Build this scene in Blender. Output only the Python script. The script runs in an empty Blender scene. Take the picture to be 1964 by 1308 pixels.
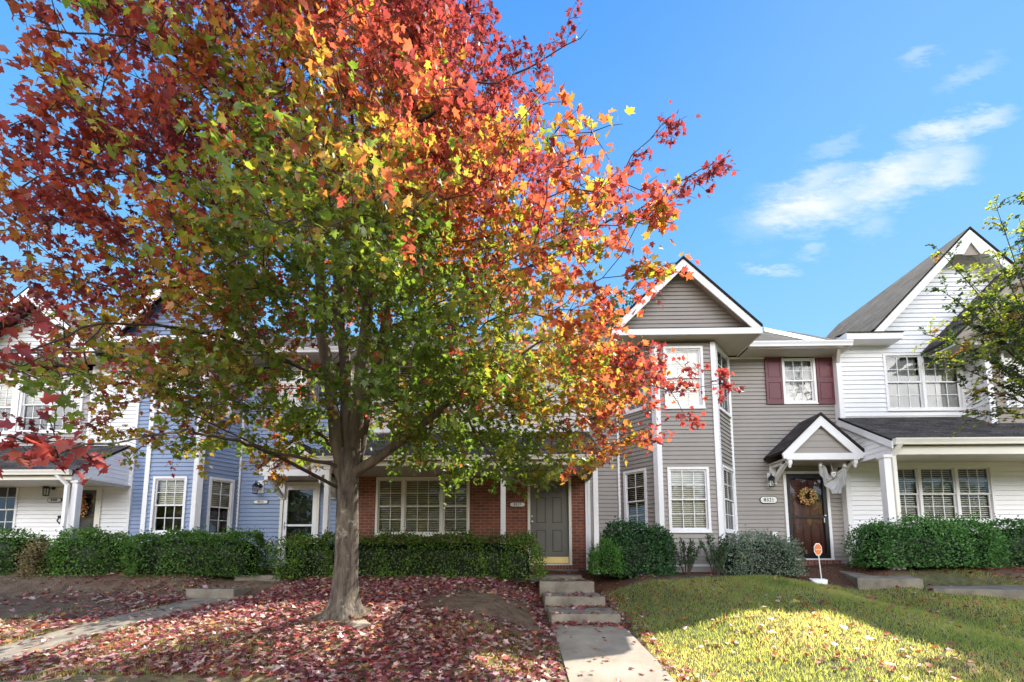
import bpy, bmesh, math, random
import numpy as np
from mathutils import Vector, Matrix

random.seed(7)
rng = np.random.default_rng(11)
S = bpy.context.scene
COL = S.collection

# ------------------------------------------------------------------ camera
F_PX, CX, CY, IW, IH = 850.0, 982.0, 982.0, 1964.0, 1308.0
PITCH = math.atan(850.0 / 8213.0)
YAW = math.atan(23.0 / 850.0)
cam_d = bpy.data.cameras.new('camera')
cam = bpy.data.objects.new('camera', cam_d)
COL.objects.link(cam)
cam.location = (0, 0, 0)
cam.rotation_euler = (math.pi / 2 + PITCH, 0, YAW)
cam_d.sensor_fit = 'HORIZONTAL'
cam_d.sensor_width = 36.0
cam_d.lens = 36.0 * F_PX / IW
cam_d.shift_y = (CY - IH / 2) / IW
cam_d.clip_start = 0.05
cam_d.clip_end = 3000
S.camera = cam

# ------------------------------------------------------------------ light
KX, KY = 0.64, 0.60                      # sideways and backward run of a sun ray per metre of height
SUN_DIR = Vector((KX, KY, 1.0)).normalized()
SUN_EL = math.asin(SUN_DIR.z)
SUN_AZ = math.atan2(SUN_DIR.x, SUN_DIR.y)
sl = bpy.data.lights.new('sun', 'SUN')
sl.energy = 5.0
sl.angle = math.radians(0.5)
sl.color = (1.0, 0.93, 0.82)
so = bpy.data.objects.new('sun', sl)
COL.objects.link(so)
so.location = (8, 8, 20)
so.rotation_euler = SUN_DIR.to_track_quat('Z', 'Y').to_euler()

S.view_settings.view_transform = 'Standard'
S.view_settings.look = 'None'
S.view_settings.exposure = 1.42
S.view_settings.gamma = 1.0
S.render.engine = 'CYCLES'
S.cycles.max_bounces = 8
S.cycles.transparent_max_bounces = 12
S.cycles.diffuse_bounces = 4
S.cycles.glossy_bounces = 3
S.cycles.transmission_bounces = 4
S.cycles.sample_clamp_indirect = 8.0
S.cycles.caustics_reflective = False
S.cycles.caustics_refractive = False


def world():
    w = bpy.data.worlds.new('World')
    S.world = w
    w.use_nodes = True
    nt = w.node_tree
    nt.nodes.clear()
    N = lambda t, **k: _node(nt, t, **k)
    L = nt.links.new
    out = N('ShaderNodeOutputWorld')
    bg = N('ShaderNodeBackground')
    bg.inputs['Strength'].default_value = 0.15
    L(bg.outputs[0], out.inputs['Surface'])
    sky = N('ShaderNodeTexSky')
    sky.sky_type = 'NISHITA'
    sky.sun_disc = False
    sky.sun_elevation = SUN_EL
    sky.sun_rotation = SUN_AZ
    sky.air_density = 1.0
    sky.dust_density = 0.25
    sky.ozone_density = 2.0
    tint = N('ShaderNodeMix', data_type='RGBA', blend_type='MULTIPLY')
    tint.inputs['Factor'].default_value = 1.0
    L(sky.outputs[0], tint.inputs['A'])
    tint.inputs['B'].default_value = (0.80, 1.0, 1.14, 1)
    # soften the glare round the sun and lean the sky towards a clear autumn blue by height
    cap = N('ShaderNodeVectorMath', operation='DIVIDE')
    one = N('ShaderNodeVectorMath', operation='SCALE'); one.inputs['Scale'].default_value = 0.28
    L(tint.outputs['Result'], one.inputs[0])
    onep = N('ShaderNodeVectorMath', operation='ADD'); onep.inputs[1].default_value = (1, 1, 1); L(one.outputs[0], onep.inputs[0])
    L(tint.outputs['Result'], cap.inputs[0]); L(onep.outputs[0], cap.inputs[1])
    # thin clouds: soft patches placed by direction in the sky
    tc = N('ShaderNodeTexCoord')
    sep = N('ShaderNodeSeparateXYZ')
    L(tc.outputs['Generated'], sep.inputs[0])
    grad = N('ShaderNodeValToRGB')
    el = grad.color_ramp.elements
    el[0].position = 0.0; el[0].color = (.46, .74, 1.0, 1)
    el[1].position = .85; el[1].color = (.03, .27, .86, 1)
    e = el.new(.3); e.color = (.27, .61, 1.0, 1)
    e = el.new(.58); e.color = (.12, .45, .97, 1)
    L(sep.outputs['Z'], grad.inputs[0])
    gsc = N('ShaderNodeVectorMath', operation='SCALE'); gsc.inputs['Scale'].default_value = 3.1; L(grad.outputs[0], gsc.inputs[0])
    blend = N('ShaderNodeMix', data_type='RGBA'); blend.inputs['Factor'].default_value = .80
    L(cap.outputs[0], blend.inputs['A']); L(gsc.outputs[0], blend.inputs['B'])
    # unseen bright cloud added behind the camera as fill light for the house fronts
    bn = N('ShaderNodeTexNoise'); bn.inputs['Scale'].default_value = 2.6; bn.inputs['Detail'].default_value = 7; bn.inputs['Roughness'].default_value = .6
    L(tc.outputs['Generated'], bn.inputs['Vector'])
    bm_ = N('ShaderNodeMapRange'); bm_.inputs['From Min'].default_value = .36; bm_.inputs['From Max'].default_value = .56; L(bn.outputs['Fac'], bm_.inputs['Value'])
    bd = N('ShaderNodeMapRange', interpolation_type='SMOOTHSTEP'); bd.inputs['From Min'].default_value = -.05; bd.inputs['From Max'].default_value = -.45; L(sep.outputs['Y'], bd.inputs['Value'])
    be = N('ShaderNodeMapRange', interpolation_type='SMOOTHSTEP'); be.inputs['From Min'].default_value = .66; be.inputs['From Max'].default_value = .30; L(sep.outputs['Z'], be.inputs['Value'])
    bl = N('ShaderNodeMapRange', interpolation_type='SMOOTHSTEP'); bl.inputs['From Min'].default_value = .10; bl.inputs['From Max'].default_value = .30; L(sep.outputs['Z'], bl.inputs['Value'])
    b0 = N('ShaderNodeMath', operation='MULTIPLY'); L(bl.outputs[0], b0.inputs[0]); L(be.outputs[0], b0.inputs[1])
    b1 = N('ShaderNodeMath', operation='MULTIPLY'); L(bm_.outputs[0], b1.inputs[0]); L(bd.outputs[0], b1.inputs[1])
    fill_cloud = N('ShaderNodeMath', operation='MULTIPLY'); L(b1.outputs[0], fill_cloud.inputs[0]); L(b0.outputs[0], fill_cloud.inputs[1])
    blend2 = N('ShaderNodeMix', data_type='RGBA'); L(fill_cloud.outputs[0], blend2.inputs['Factor']); L(blend.outputs['Result'], blend2.inputs['A'])
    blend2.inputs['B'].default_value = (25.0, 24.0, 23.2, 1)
    ymax = N('ShaderNodeMath', operation='MAXIMUM'); L(sep.outputs['Y'], ymax.inputs[0]); ymax.inputs[1].default_value = 0.02
    pu = N('ShaderNodeMath', operation='DIVIDE'); L(sep.outputs['X'], pu.inputs[0]); L(ymax.outputs[0], pu.inputs[1])
    pv = N('ShaderNodeMath', operation='DIVIDE'); L(sep.outputs['Z'], pv.inputs[0]); L(ymax.outputs[0], pv.inputs[1])
    pos = N('ShaderNodeCombineXYZ'); L(pu.outputs[0], pos.inputs[0]); L(pv.outputs[0], pos.inputs[1])
    warp = N('ShaderNodeTexNoise'); warp.inputs['Scale'].default_value = 11; warp.inputs['Detail'].default_value = 10; warp.inputs['Roughness'].default_value = 0.72
    stretch = N('ShaderNodeMapping'); stretch.inputs['Rotation'].default_value = (0, 0, math.radians(-22)); stretch.inputs['Scale'].default_value = (0.55, 1.5, 1)
    L(pos.outputs[0], stretch.inputs[0]); L(stretch.outputs[0], warp.inputs['Vector'])
    wsub = N('ShaderNodeVectorMath', operation='SUBTRACT'); L(warp.outputs['Color'], wsub.inputs[0]); wsub.inputs[1].default_value = (0.5, 0.5, 0.5)
    wsc = N('ShaderNodeVectorMath', operation='SCALE'); L(wsub.outputs[0], wsc.inputs[0]); wsc.inputs['Scale'].default_value = 0.17
    wadd = N('ShaderNodeVectorMath', operation='ADD'); L(pos.outputs[0], wadd.inputs[0]); L(wsc.outputs[0], wadd.inputs[1])
    patches = [(.68, .835, .135, .050, 14, 1.0), (.88, .905, .16, .05, 24, .95), (1.02, .94, .07, .05, 24, .75),
               (.70, .90, .12, .032, 14, .6), (1.02, 1.03, .08, .032, 18, .85), (1.11, 1.06, .06, .03, 12, .75),
               (.75, 1.00, .07, .02, 22, .3), (.59, .685, .05, .014, 4, .5), (.69, .73, .035, .02, 20, .35),
               (.56, .79, .07, .05, 10, .22), (.83, .80, .05, .03, 14, .35), (.98, 1.23, .05, .02, 20, .3), (1.10, 1.18, .08, .02, 25, .25),
               (-1.6, .5, .3, .05, 10, .5), (2.2, .6, .4, .07, 10, .6)]
    acc = None
    for (x, y, rx, ry, rot, amp) in patches:
        mp = N('ShaderNodeMapping', vector_type='TEXTURE')
        mp.inputs['Location'].default_value = (x, y, 0)
        mp.inputs['Rotation'].default_value = (0, 0, math.radians(rot))
        mp.inputs['Scale'].default_value = (rx, ry, 1)
        L(wadd.outputs[0], mp.inputs[0])
        ln = N('ShaderNodeVectorMath', operation='LENGTH'); L(mp.outputs[0], ln.inputs[0])
        mr = N('ShaderNodeMapRange', interpolation_type='SMOOTHSTEP')
        mr.inputs['From Min'].default_value = 1.55; mr.inputs['From Max'].default_value = 0.15
        mr.inputs['To Min'].default_value = 0.0; mr.inputs['To Max'].default_value = amp
        L(ln.outputs['Value'], mr.inputs['Value'])
        if acc is None:
            acc = mr.outputs[0]
        else:
            ad = N('ShaderNodeMath', operation='MAXIMUM'); L(acc, ad.inputs[0]); L(mr.outputs[0], ad.inputs[1]); acc = ad.outputs[0]
    den = N('ShaderNodeMapRange'); den.inputs['From Min'].default_value = .3; den.inputs['From Max'].default_value = .7
    den.inputs['To Min'].default_value = .48; den.inputs['To Max'].default_value = 1.0
    L(warp.outputs['Fac'], den.inputs['Value'])
    cm = N('ShaderNodeMath', operation='MULTIPLY'); L(acc, cm.inputs[0]); L(den.outputs[0], cm.inputs[1]); cm.use_clamp = True
    mix = N('ShaderNodeMix', data_type='RGBA')
    L(cm.outputs[0], mix.inputs['Factor'])
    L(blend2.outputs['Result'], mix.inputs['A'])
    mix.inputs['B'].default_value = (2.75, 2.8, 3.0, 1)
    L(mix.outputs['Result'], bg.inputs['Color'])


def _node(nt, t, **k):
    n = nt.nodes.new(t)
    for a, b in k.items():
        setattr(n, a, b)
    return n


world()

# ------------------------------------------------------------------ picture measurements -> metres
_cp, _sp = math.cos(PITCH), math.sin(PITCH)
_cyw, _syw = math.cos(YAW), math.sin(YAW)


def ray(u, v):
    a, b = (u - CX) / F_PX, -(v - CY) / F_PX
    y, z = _cp - b * _sp, _sp + b * _cp
    return Vector((a * _cyw - y * _syw, a * _syw + y * _cyw, z))


def W(u, v, Y):
    d = ray(u, v)
    return d * (Y / d.y)


def WX(u, v, Y): return W(u, v, Y).x
def WZ(v, Y, u=1005): return W(u, v, Y).z


# ------------------------------------------------------------------ materials
def new_mat(name):
    m = bpy.data.materials.new(name)
    m.use_nodes = True
    nt = m.node_tree
    b = nt.nodes['Principled BSDF']
    return m, nt, b


def plain(name, col, rough=0.6, var=0.08, vscale=3.0, bump=0.0, bscale=60, metallic=0.0, spec=0.4, streak=None):
    m, nt, b = new_mat(name)
    N = lambda t, **k: _node(nt, t, **k)
    L = nt.links.new
    b.inputs['Roughness'].default_value = rough
    b.inputs['Metallic'].default_value = metallic
    b.inputs['Specular IOR Level'].default_value = spec
    tc = N('ShaderNodeTexCoord')
    nz = N('ShaderNodeTexNoise'); nz.inputs['Scale'].default_value = vscale; nz.inputs['Detail'].default_value = 6; nz.inputs['Roughness'].default_value = .6
    if streak:
        mp = N('ShaderNodeMapping'); mp.inputs['Scale'].default_value = streak
        L(tc.outputs['Object'], mp.inputs[0]); L(mp.outputs[0], nz.inputs['Vector'])
    else:
        L(tc.outputs['Object'], nz.inputs['Vector'])
    cr = N('ShaderNodeValToRGB')
    c = Vector(col[:3])
    lo, hi = c * (1 - var * 1.6), c * (1 + var)
    cr.color_ramp.elements[0].position = .3; cr.color_ramp.elements[1].position = .7
    cr.color_ramp.elements[0].color = (*lo, 1); cr.color_ramp.elements[1].color = (*hi, 1)
    L(nz.outputs['Fac'], cr.inputs[0]); L(cr.outputs[0], b.inputs['Base Color'])
    if bump:
        n2 = N('ShaderNodeTexNoise'); n2.inputs['Scale'].default_value = bscale; n2.inputs['Detail'].default_value = 4
        L(tc.outputs['Object'], n2.inputs['Vector'])
        bp = N('ShaderNodeBump'); bp.inputs['Strength'].default_value = bump; bp.inputs['Distance'].default_value = .02
        L(n2.outputs['Fac'], bp.inputs['Height']); L(bp.outputs[0], b.inputs['Normal'])
    return m


def brick_mat(name, vertical=False):
    m, nt, b = new_mat(name)
    N = lambda t, **k: _node(nt, t, **k)
    L = nt.links.new
    b.inputs['Roughness'].default_value = .85
    tc = N('ShaderNodeTexCoord'); sp = N('ShaderNodeSeparateXYZ'); cb = N('ShaderNodeCombineXYZ')
    L(tc.outputs['Object'], sp.inputs[0])
    ad = N('ShaderNodeMath', operation='ADD'); L(sp.outputs['X'], ad.inputs[0]); L(sp.outputs['Y'], ad.inputs[1])
    if vertical:
        L(sp.outputs['Z'], cb.inputs[0]); L(ad.outputs[0], cb.inputs[1])
    else:
        L(ad.outputs[0], cb.inputs[0]); L(sp.outputs['Z'], cb.inputs[1])
    br = N('ShaderNodeTexBrick')
    br.inputs['Scale'].default_value = 1.0
    br.inputs['Brick Width'].default_value = .215; br.inputs['Row Height'].default_value = .073
    br.inputs['Mortar Size'].default_value = .006; br.inputs['Mortar Smooth'].default_value = .2; br.inputs['Bias'].default_value = -.1
    br.inputs['Color1'].default_value = (.24, .072, .038, 1); br.inputs['Color2'].default_value = (.135, .042, .026, 1)
    br.inputs['Mortar'].default_value = (.26, .20, .165, 1)
    L(cb.outputs[0], br.inputs['Vector'])
    nz = N('ShaderNodeTexNoise'); nz.inputs['Scale'].default_value = 5; nz.inputs['Detail'].default_value = 5
    L(cb.outputs[0], nz.inputs['Vector'])
    mr = N('ShaderNodeMapRange'); mr.inputs['To Min'].default_value = .65; mr.inputs['To Max'].default_value = 1.35
    L(nz.outputs['Fac'], mr.inputs['Value'])
    mx = N('ShaderNodeMix', data_type='RGBA', blend_type='MULTIPLY'); mx.inputs['Factor'].default_value = 1
    L(br.outputs['Color'], mx.inputs['A']); L(mr.outputs[0], mx.inputs['B'])
    L(mx.outputs['Result'], b.inputs['Base Color'])
    bp = N('ShaderNodeBump'); bp.inputs['Strength'].default_value = .6; bp.inputs['Distance'].default_value = .008; bp.invert = True
    L(br.outputs['Fac'], bp.inputs['Height']); L(bp.outputs[0], b.inputs['Normal'])
    return m


def shingle_mat(name, c1, c2, moss=False):
    m, nt, b = new_mat(name)
    N = lambda t, **k: _node(nt, t, **k)
    L = nt.links.new
    b.inputs['Roughness'].default_value = 1.0
    b.inputs['Specular IOR Level'].default_value = .04
    uv = N('ShaderNodeUVMap'); uv.uv_map = 'UVMap'
    br = N('ShaderNodeTexBrick')
    br.inputs['Scale'].default_value = 1.0
    br.inputs['Brick Width'].default_value = .31; br.inputs['Row Height'].default_value = .143
    br.inputs['Mortar Size'].default_value = .007; br.inputs['Mortar Smooth'].default_value = .3
    br.inputs['Color1'].default_value = (*c1, 1); br.inputs['Color2'].default_value = (*c2, 1)
    br.inputs['Mortar'].default_value = (c1[0] * .3, c1[1] * .3, c1[2] * .3, 1)
    L(uv.outputs[0], br.inputs['Vector'])
    nz = N('ShaderNodeTexNoise'); nz.inputs['Scale'].default_value = 1.6; nz.inputs['Detail'].default_value = 8; nz.inputs['Roughness'].default_value = .7
    L(uv.outputs[0], nz.inputs['Vector'])
    mr = N('ShaderNodeMapRange'); mr.inputs['From Min'].default_value = .3; mr.inputs['From Max'].default_value = .7
    mr.inputs['To Min'].default_value = .6; mr.inputs['To Max'].default_value = 1.45
    L(nz.outputs['Fac'], mr.inputs['Value'])
    gr = N('ShaderNodeTexNoise'); gr.inputs['Scale'].default_value = 34; gr.inputs['Detail'].default_value = 2
    L(uv.outputs[0], gr.inputs['Vector'])
    mr2 = N('ShaderNodeMapRange'); mr2.inputs['From Min'].default_value = .3; mr2.inputs['From Max'].default_value = .7; mr2.inputs['To Min'].default_value = .45; mr2.inputs['To Max'].default_value = 1.6
    L(gr.outputs['Fac'], mr2.inputs['Value'])
    mu = N('ShaderNodeMath', operation='MULTIPLY'); L(mr.outputs[0], mu.inputs[0]); L(mr2.outputs[0], mu.inputs[1])
    mx = N('ShaderNodeMix', data_type='RGBA', blend_type='MULTIPLY'); mx.inputs['Factor'].default_value = 1
    L(br.outputs['Color'], mx.inputs['A']); L(mu.outputs[0], mx.inputs['B'])
    L(mx.outputs['Result'], b.inputs['Base Color'])
    bp = N('ShaderNodeBump'); bp.inputs['Strength'].default_value = .8; bp.inputs['Distance'].default_value = .01; bp.invert = True
    L(br.outputs['Fac'], bp.inputs['Height']); L(bp.outputs[0], b.inputs['Normal'])
    return m


def glass_mat(name, boost=.10):
    m, nt, b = new_mat(name)
    nt.nodes.clear()
    N = lambda t, **k: _node(nt, t, **k)
    L = nt.links.new
    o = N('ShaderNodeOutputMaterial'); mx = N('ShaderNodeMixShader'); tr = N('ShaderNodeBsdfTransparent'); gl = N('ShaderNodeBsdfGlossy')
    tr.inputs['Color'].default_value = (.93, .95, .94, 1)
    gl.inputs['Roughness'].default_value = .012
    fr = N('ShaderNodeFresnel'); fr.inputs['IOR'].default_value = 1.5
    ad = N('ShaderNodeMath', operation='ADD'); ad.use_clamp = True; L(fr.outputs[0], ad.inputs[0]); ad.inputs[1].default_value = boost
    tc = N('ShaderNodeTexCoord'); nz = N('ShaderNodeTexNoise'); nz.inputs['Scale'].default_value = 2.2; L(tc.outputs['Object'], nz.inputs['Vector'])
    bp = N('ShaderNodeBump'); bp.inputs['Strength'].default_value = .06; bp.inputs['Distance'].default_value = .05
    L(nz.outputs['Fac'], bp.inputs['Height']); L(bp.outputs[0], gl.inputs['Normal'])
    L(ad.outputs[0], mx.inputs[0]); L(tr.outputs[0], mx.inputs[1]); L(gl.outputs[0], mx.inputs[2]); L(mx.outputs[0], o.inputs[0])
    return m


def leaf_mat(name, trans=.45, gloss=.06, rough=.45, tboost=1.3, face=(1, 1, 1), back=(1, 1.08, .8)):
    m, nt, b = new_mat(name)
    nt.nodes.clear()
    N = lambda t, **k: _node(nt, t, **k)
    L = nt.links.new
    o = N('ShaderNodeOutputMaterial')
    at = N('ShaderNodeAttribute'); at.attribute_name = 'leaf_colour'
    df = N('ShaderNodeBsdfDiffuse'); tl = N('ShaderNodeBsdfTranslucent'); gl = N('ShaderNodeBsdfGlossy')
    gl.inputs['Roughness'].default_value = rough
    gl.inputs['Color'].default_value = (.9, .9, .9, 1)
    fc = N('ShaderNodeMix', data_type='RGBA', blend_type='MULTIPLY'); fc.inputs['Factor'].default_value = 1; fc.inputs['B'].default_value = (*face, 1)
    L(at.outputs['Color'], fc.inputs['A']); L(fc.outputs['Result'], df.inputs['Color'])
    g = N('ShaderNodeMix', data_type='RGBA', blend_type='MULTIPLY'); g.inputs['Factor'].default_value = 1
    g.inputs['B'].default_value = (tboost * back[0], tboost * back[1], tboost * back[2], 1)
    L(at.outputs['Color'], g.inputs['A']); L(g.outputs['Result'], tl.inputs['Color'])
    m1 = N('ShaderNodeMixShader'); m1.inputs[0].default_value = trans
    L(df.outputs[0], m1.inputs[1]); L(tl.outputs[0], m1.inputs[2])
    m2 = N('ShaderNodeMixShader'); m2.inputs[0].default_value = gloss
    L(m1.outputs[0], m2.inputs[1]); L(gl.outputs[0], m2.inputs[2]); L(m2.outputs[0], o.inputs[0])
    return m


def bark_mat(name, c1, c2, scale=14, lichen=None):
    m, nt, b = new_mat(name)
    N = lambda t, **k: _node(nt, t, **k)
    L = nt.links.new
    b.inputs['Roughness'].default_value = .9
    tc = N('ShaderNodeTexCoord')
    mp = N('ShaderNodeMapping'); mp.inputs['Scale'].default_value = (1, 1, .18)
    L(tc.outputs['Object'], mp.inputs[0])
    nz = N('ShaderNodeTexNoise'); nz.inputs['Scale'].default_value = scale; nz.inputs['Detail'].default_value = 8; nz.inputs['Roughness'].default_value = .7
    L(mp.outputs[0], nz.inputs['Vector'])
    cr = N('ShaderNodeValToRGB'); cr.color_ramp.elements[0].position = .36; cr.color_ramp.elements[1].position = .66
    cr.color_ramp.elements[0].color = (*c1, 1); cr.color_ramp.elements[1].color = (*c2, 1)
    L(nz.outputs['Fac'], cr.inputs[0])
    src = cr.outputs[0]
    if lichen:
        n3 = N('ShaderNodeTexNoise'); n3.inputs['Scale'].default_value = 4.5; n3.inputs['Detail'].default_value = 9; n3.inputs['Roughness'].default_value = .75
        L(tc.outputs['Object'], n3.inputs['Vector'])
        mr = N('ShaderNodeMapRange'); mr.inputs['From Min'].default_value = .56; mr.inputs['From Max'].default_value = .66
        L(n3.outputs['Fac'], mr.inputs['Value'])
        mx = N('ShaderNodeMix', data_type='RGBA'); L(mr.outputs[0], mx.inputs['Factor']); L(src, mx.inputs['A']); mx.inputs['B'].default_value = (*lichen, 1)
        src = mx.outputs['Result']
    L(src, b.inputs['Base Color'])
    bp = N('ShaderNodeBump'); bp.inputs['Strength'].default_value = .9; bp.inputs['Distance'].default_value = .03
    L(nz.outputs['Fac'], bp.inputs['Height']); L(bp.outputs[0], b.inputs['Normal'])
    return m


M = {}
M['white'] = plain('white_vinyl', (.80, .79, .80), .45, .03, 2)
M['cream'] = plain('cream_trim', (.74, .71, .64), .5, .03, 2)
M['white_siding'] = plain('white_siding', (.80, .80, .82), .5, .035, 1.2)
M['pink_siding'] = plain('pale_siding', (.66, .62, .60), .5, .04, 1.2)
M['taupe'] = plain('taupe_siding', (.31, .28, .256), .55, .05, 1.2)
M['tan'] = plain('tan_siding', (.30, .25, .20), .6, .05, 2)
M['blue'] = plain('blue_siding', (.235, .305, .46), .55, .05, 1.2)
M['mauve'] = plain('mauve_siding', (.35, .31, .31), .55, .05, 1.2)
M['soffit'] = plain('soffit', (.50, .46, .40), .6, .04, 3)
M['maroon'] = plain('maroon_paint', (.125, .030, .040), .45, .06, 4)
M['door_gray'] = plain('gray_door_paint', (.135, .13, .112), .4, .04, 3)
M['groove_shade'] = plain('door_groove_shade', (.06, .058, .05), .5, .04, 3)  # door paint darkened to stand for the shade in the panel grooves
M['wood_door'] = plain('red_brown_door', (.12, .035, .025), .4, .25, 5, streak=(6, 6, .6))
M['black'] = plain('black_metal', (.012, .012, .014), .4, .1, 8)
M['brass'] = plain('brass_plate', (.80, .62, .30), .28, .05, 5, metallic=1.0)
M['steel'] = plain('satin_nickel', (.65, .65, .64), .3, .05, 5, metallic=1.0)
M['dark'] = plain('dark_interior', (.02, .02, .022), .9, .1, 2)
M['blind'] = plain('blind_slats', (.80, .78, .68), .6, .03, 3)
M['curtain'] = plain('curtain_cloth', (.50, .50, .50), .9, .1, 4, streak=(9, 9, .3))
M['screen'] = plain('insect_screen', (.11, .115, .13), .9, .06, 5)
M['glass'] = glass_mat('window_glass', .06)
M['lamp_glass'] = glass_mat('lamp_glass', .05)
M['brick'] = brick_mat('red_brick')
M['brick_upright'] = brick_mat('red_brick_upright', True)
M['shingle'] = shingle_mat('dark_shingle', (.105, .094, .088), (.058, .052, .050))
M['shingle_pale'] = shingle_mat('weathered_shingle', (.085, .082, .076), (.045, .043, .041))
M['concrete'] = plain('concrete', (.255, .222, .175), .85, .22, 2.2, .3, 70)
M['concrete_old'] = plain('old_concrete', (.205, .178, .142), .9, .30, 3.5, .35, 60)
M['foundation'] = plain('foundation_render', (.34, .31, .27), .9, .1, 4, .2, 40)
M['leaf'] = leaf_mat('maple_leaves', .55, .03, .45, 1.75)
M['litter'] = leaf_mat('fallen_leaves', .30, .075, .42, 1.5)
M['shrub'] = leaf_mat('shrub_leaves', .30, .018, .4)
M['grass'] = leaf_mat('grass_blades', .52, .03, .45, 2.35, (.28, .42, .46), (1.05, 1.0, .8))
M['bark'] = bark_mat('maple_bark', (.028, .021, .016), (.165, .132, .10), 17, (.30, .27, .22))
M['limb'] = bark_mat('limb_bark', (.05, .038, .027), (.17, .132, .092), 9)
M['twig'] = plain('twig_bark', (.060, .042, .032), .8, .2, 6)
M['orange'] = plain('orange_sign', (.72, .20, .045), .45, .04, 4)
M['gauze'] = plain('grey_gauze', (.42, .42, .42), .9, .12, 6, streak=(14, 14, 1))
M['bone'] = plain('white_plastic', (.78, .77, .74), .4, .04, 6)


# ------------------------------------------------------------------ mesh builder
class MB:
    def __init__(s):
        s.v = []; s.f = []; s.uv = []; s.marks = []

    def face(s, pts, uv=None):
        i = len(s.v)
        s.v += [tuple(p) for p in pts]
        s.f.append(tuple(range(i, i + len(pts))))
        s.uv += list(uv) if uv else [(0, 0)] * len(pts)

    def beam(s, p, q, a, b):
        p, q, a, b = Vector(p), Vector(q), Vector(a), Vector(b)
        s.marks.append((len(s.v), len(s.f)))
        c = [p, p + a, p + a + b, p + b, q, q + a, q + a + b, q + b]
        for f in ((3, 2, 1, 0), (4, 5, 6, 7), (0, 1, 5, 4), (1, 2, 6, 5), (2, 3, 7, 6), (3, 0, 4, 7)):
            s.face([c[i] for i in f])

    def box(s, x0, x1, y0, y1, z0, z1):
        s.beam((x0, y0, z0), (x1, y0, z0), (0, y1 - y0, 0), (0, 0, z1 - z0))

    def slab(s, a, b, c, d, t, uvs=True):
        """roof slab: a,b along the eave, c,d along the ridge (d over a); t = thickness vector (downwards)"""
        a, b, c, d, t = map(Vector, (a, b, c, d, t))
        e = (b - a).normalized()
        u = lambda p: ((p - a).dot(e), ((p - a) - e * (p - a).dot(e)).length)
        s.face([a, b, c, d], [u(a), u(b), u(c), u(d)])
        s.face([d + t, c + t, b + t, a + t])
        for p, q in ((a, b), (b, c), (c, d), (d, a)):
            s.face([p, p + t, q + t, q])

    def prism(s, poly, d):
        s.marks.append((len(s.v), len(s.f)))
        poly = [Vector(p) for p in poly]; d = Vector(d)
        s.face(poly); s.face([p + d for p in reversed(poly)])
        n = len(poly)
        for i in range(n):
            s.face([poly[i], poly[i] + d, poly[(i + 1) % n] + d, poly[(i + 1) % n]])

    def tube(s, pts, rad, n=6, cap=True):
        s.marks.append((len(s.v), len(s.f)))
        pts = [Vector(p) for p in pts]
        if isinstance(rad, (int, float)): rad = [rad] * len(pts)
        base = len(s.v)
        ref = None
        for i, p in enumerate(pts):
            t = (pts[min(i + 1, len(pts) - 1)] - pts[max(i - 1, 0)])
            if t.length < 1e-9: t = Vector((0, 0, 1))
            t.normalize()
            if ref is None:
                ref = t.orthogonal().normalized()
            else:
                ref = ref - t * ref.dot(t)
                ref = ref.normalized() if ref.length > 1e-6 else t.orthogonal().normalized()
            o = t.cross(ref)
            for k in range(n):
                an = 2 * math.pi * k / n
                s.v.append(tuple(p + (ref * math.cos(an) + o * math.sin(an)) * rad[i]))
        for i in range(len(pts) - 1):
            for k in range(n):
                a = base + i * n + k; b2 = base + i * n + (k + 1) % n
                s.f.append((a, b2, b2 + n, a + n)); s.uv += [(0, 0)] * 4
        if cap:
            s.f.append(tuple(base + k for k in reversed(range(n)))); s.uv += [(0, 0)] * n
            e = base + (len(pts) - 1) * n
            s.f.append(tuple(e + k for k in range(n))); s.uv += [(0, 0)] * n

    def lathe(s, c, prof, n=14, axis='z'):
        s.marks.append((len(s.v), len(s.f)))
        c = Vector(c)
        base = len(s.v)
        for r, h in prof:
            for k in range(n):
                an = 2 * math.pi * k / n
                x, y = r * math.cos(an), r * math.sin(an)
                s.v.append(tuple(c + (Vector((x, y, h)) if axis == 'z' else Vector((x, -h, y)))))
        for i in range(len(prof) - 1):
            for k in range(n):
                a = base + i * n + k; b2 = base + i * n + (k + 1) % n
                s.f.append((a, b2, b2 + n, a + n)); s.uv += [(0, 0)] * 4
        s.f.append(tuple(base + k for k in reversed(range(n)))); s.uv += [(0, 0)] * n
        e = base + (len(prof) - 1) * n
        s.f.append(tuple(e + k for k in range(n))); s.uv += [(0, 0)] * n

    def build(s, name, m, parent=None, smooth=False, bevel=0):
        off = Vector((0, 0, 0))
        r = parent
        while r is not None:
            off += Vector(r.location); r = r.parent
        me = bpy.data.meshes.new(name)
        va = np.array(s.v, dtype=np.float64).reshape(-1, 3) - np.array(off)
        me.from_pydata(va.tolist(), [], s.f)
        ul = me.uv_layers.new(name='UVMap')
        ul.data.foreach_set('uv', np.array(s.uv, dtype=np.float32).ravel())
        me.materials.append(m)
        if smooth:
            me.polygons.foreach_set('use_smooth', [True] * len(me.polygons))
        me.update()
        o = bpy.data.objects.new(name, me)
        COL.objects.link(o)
        if parent is not None: o.parent = parent
        if bevel:
            w = bmesh.new(); w.from_mesh(me); bmesh.ops.remove_doubles(w, verts=w.verts, dist=1e-5); w.to_mesh(me); w.free()
            md = o.modifiers.new('bevel', 'BEVEL'); md.width = bevel; md.segments = 2; md.limit_method = 'ANGLE'
        return o


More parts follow.
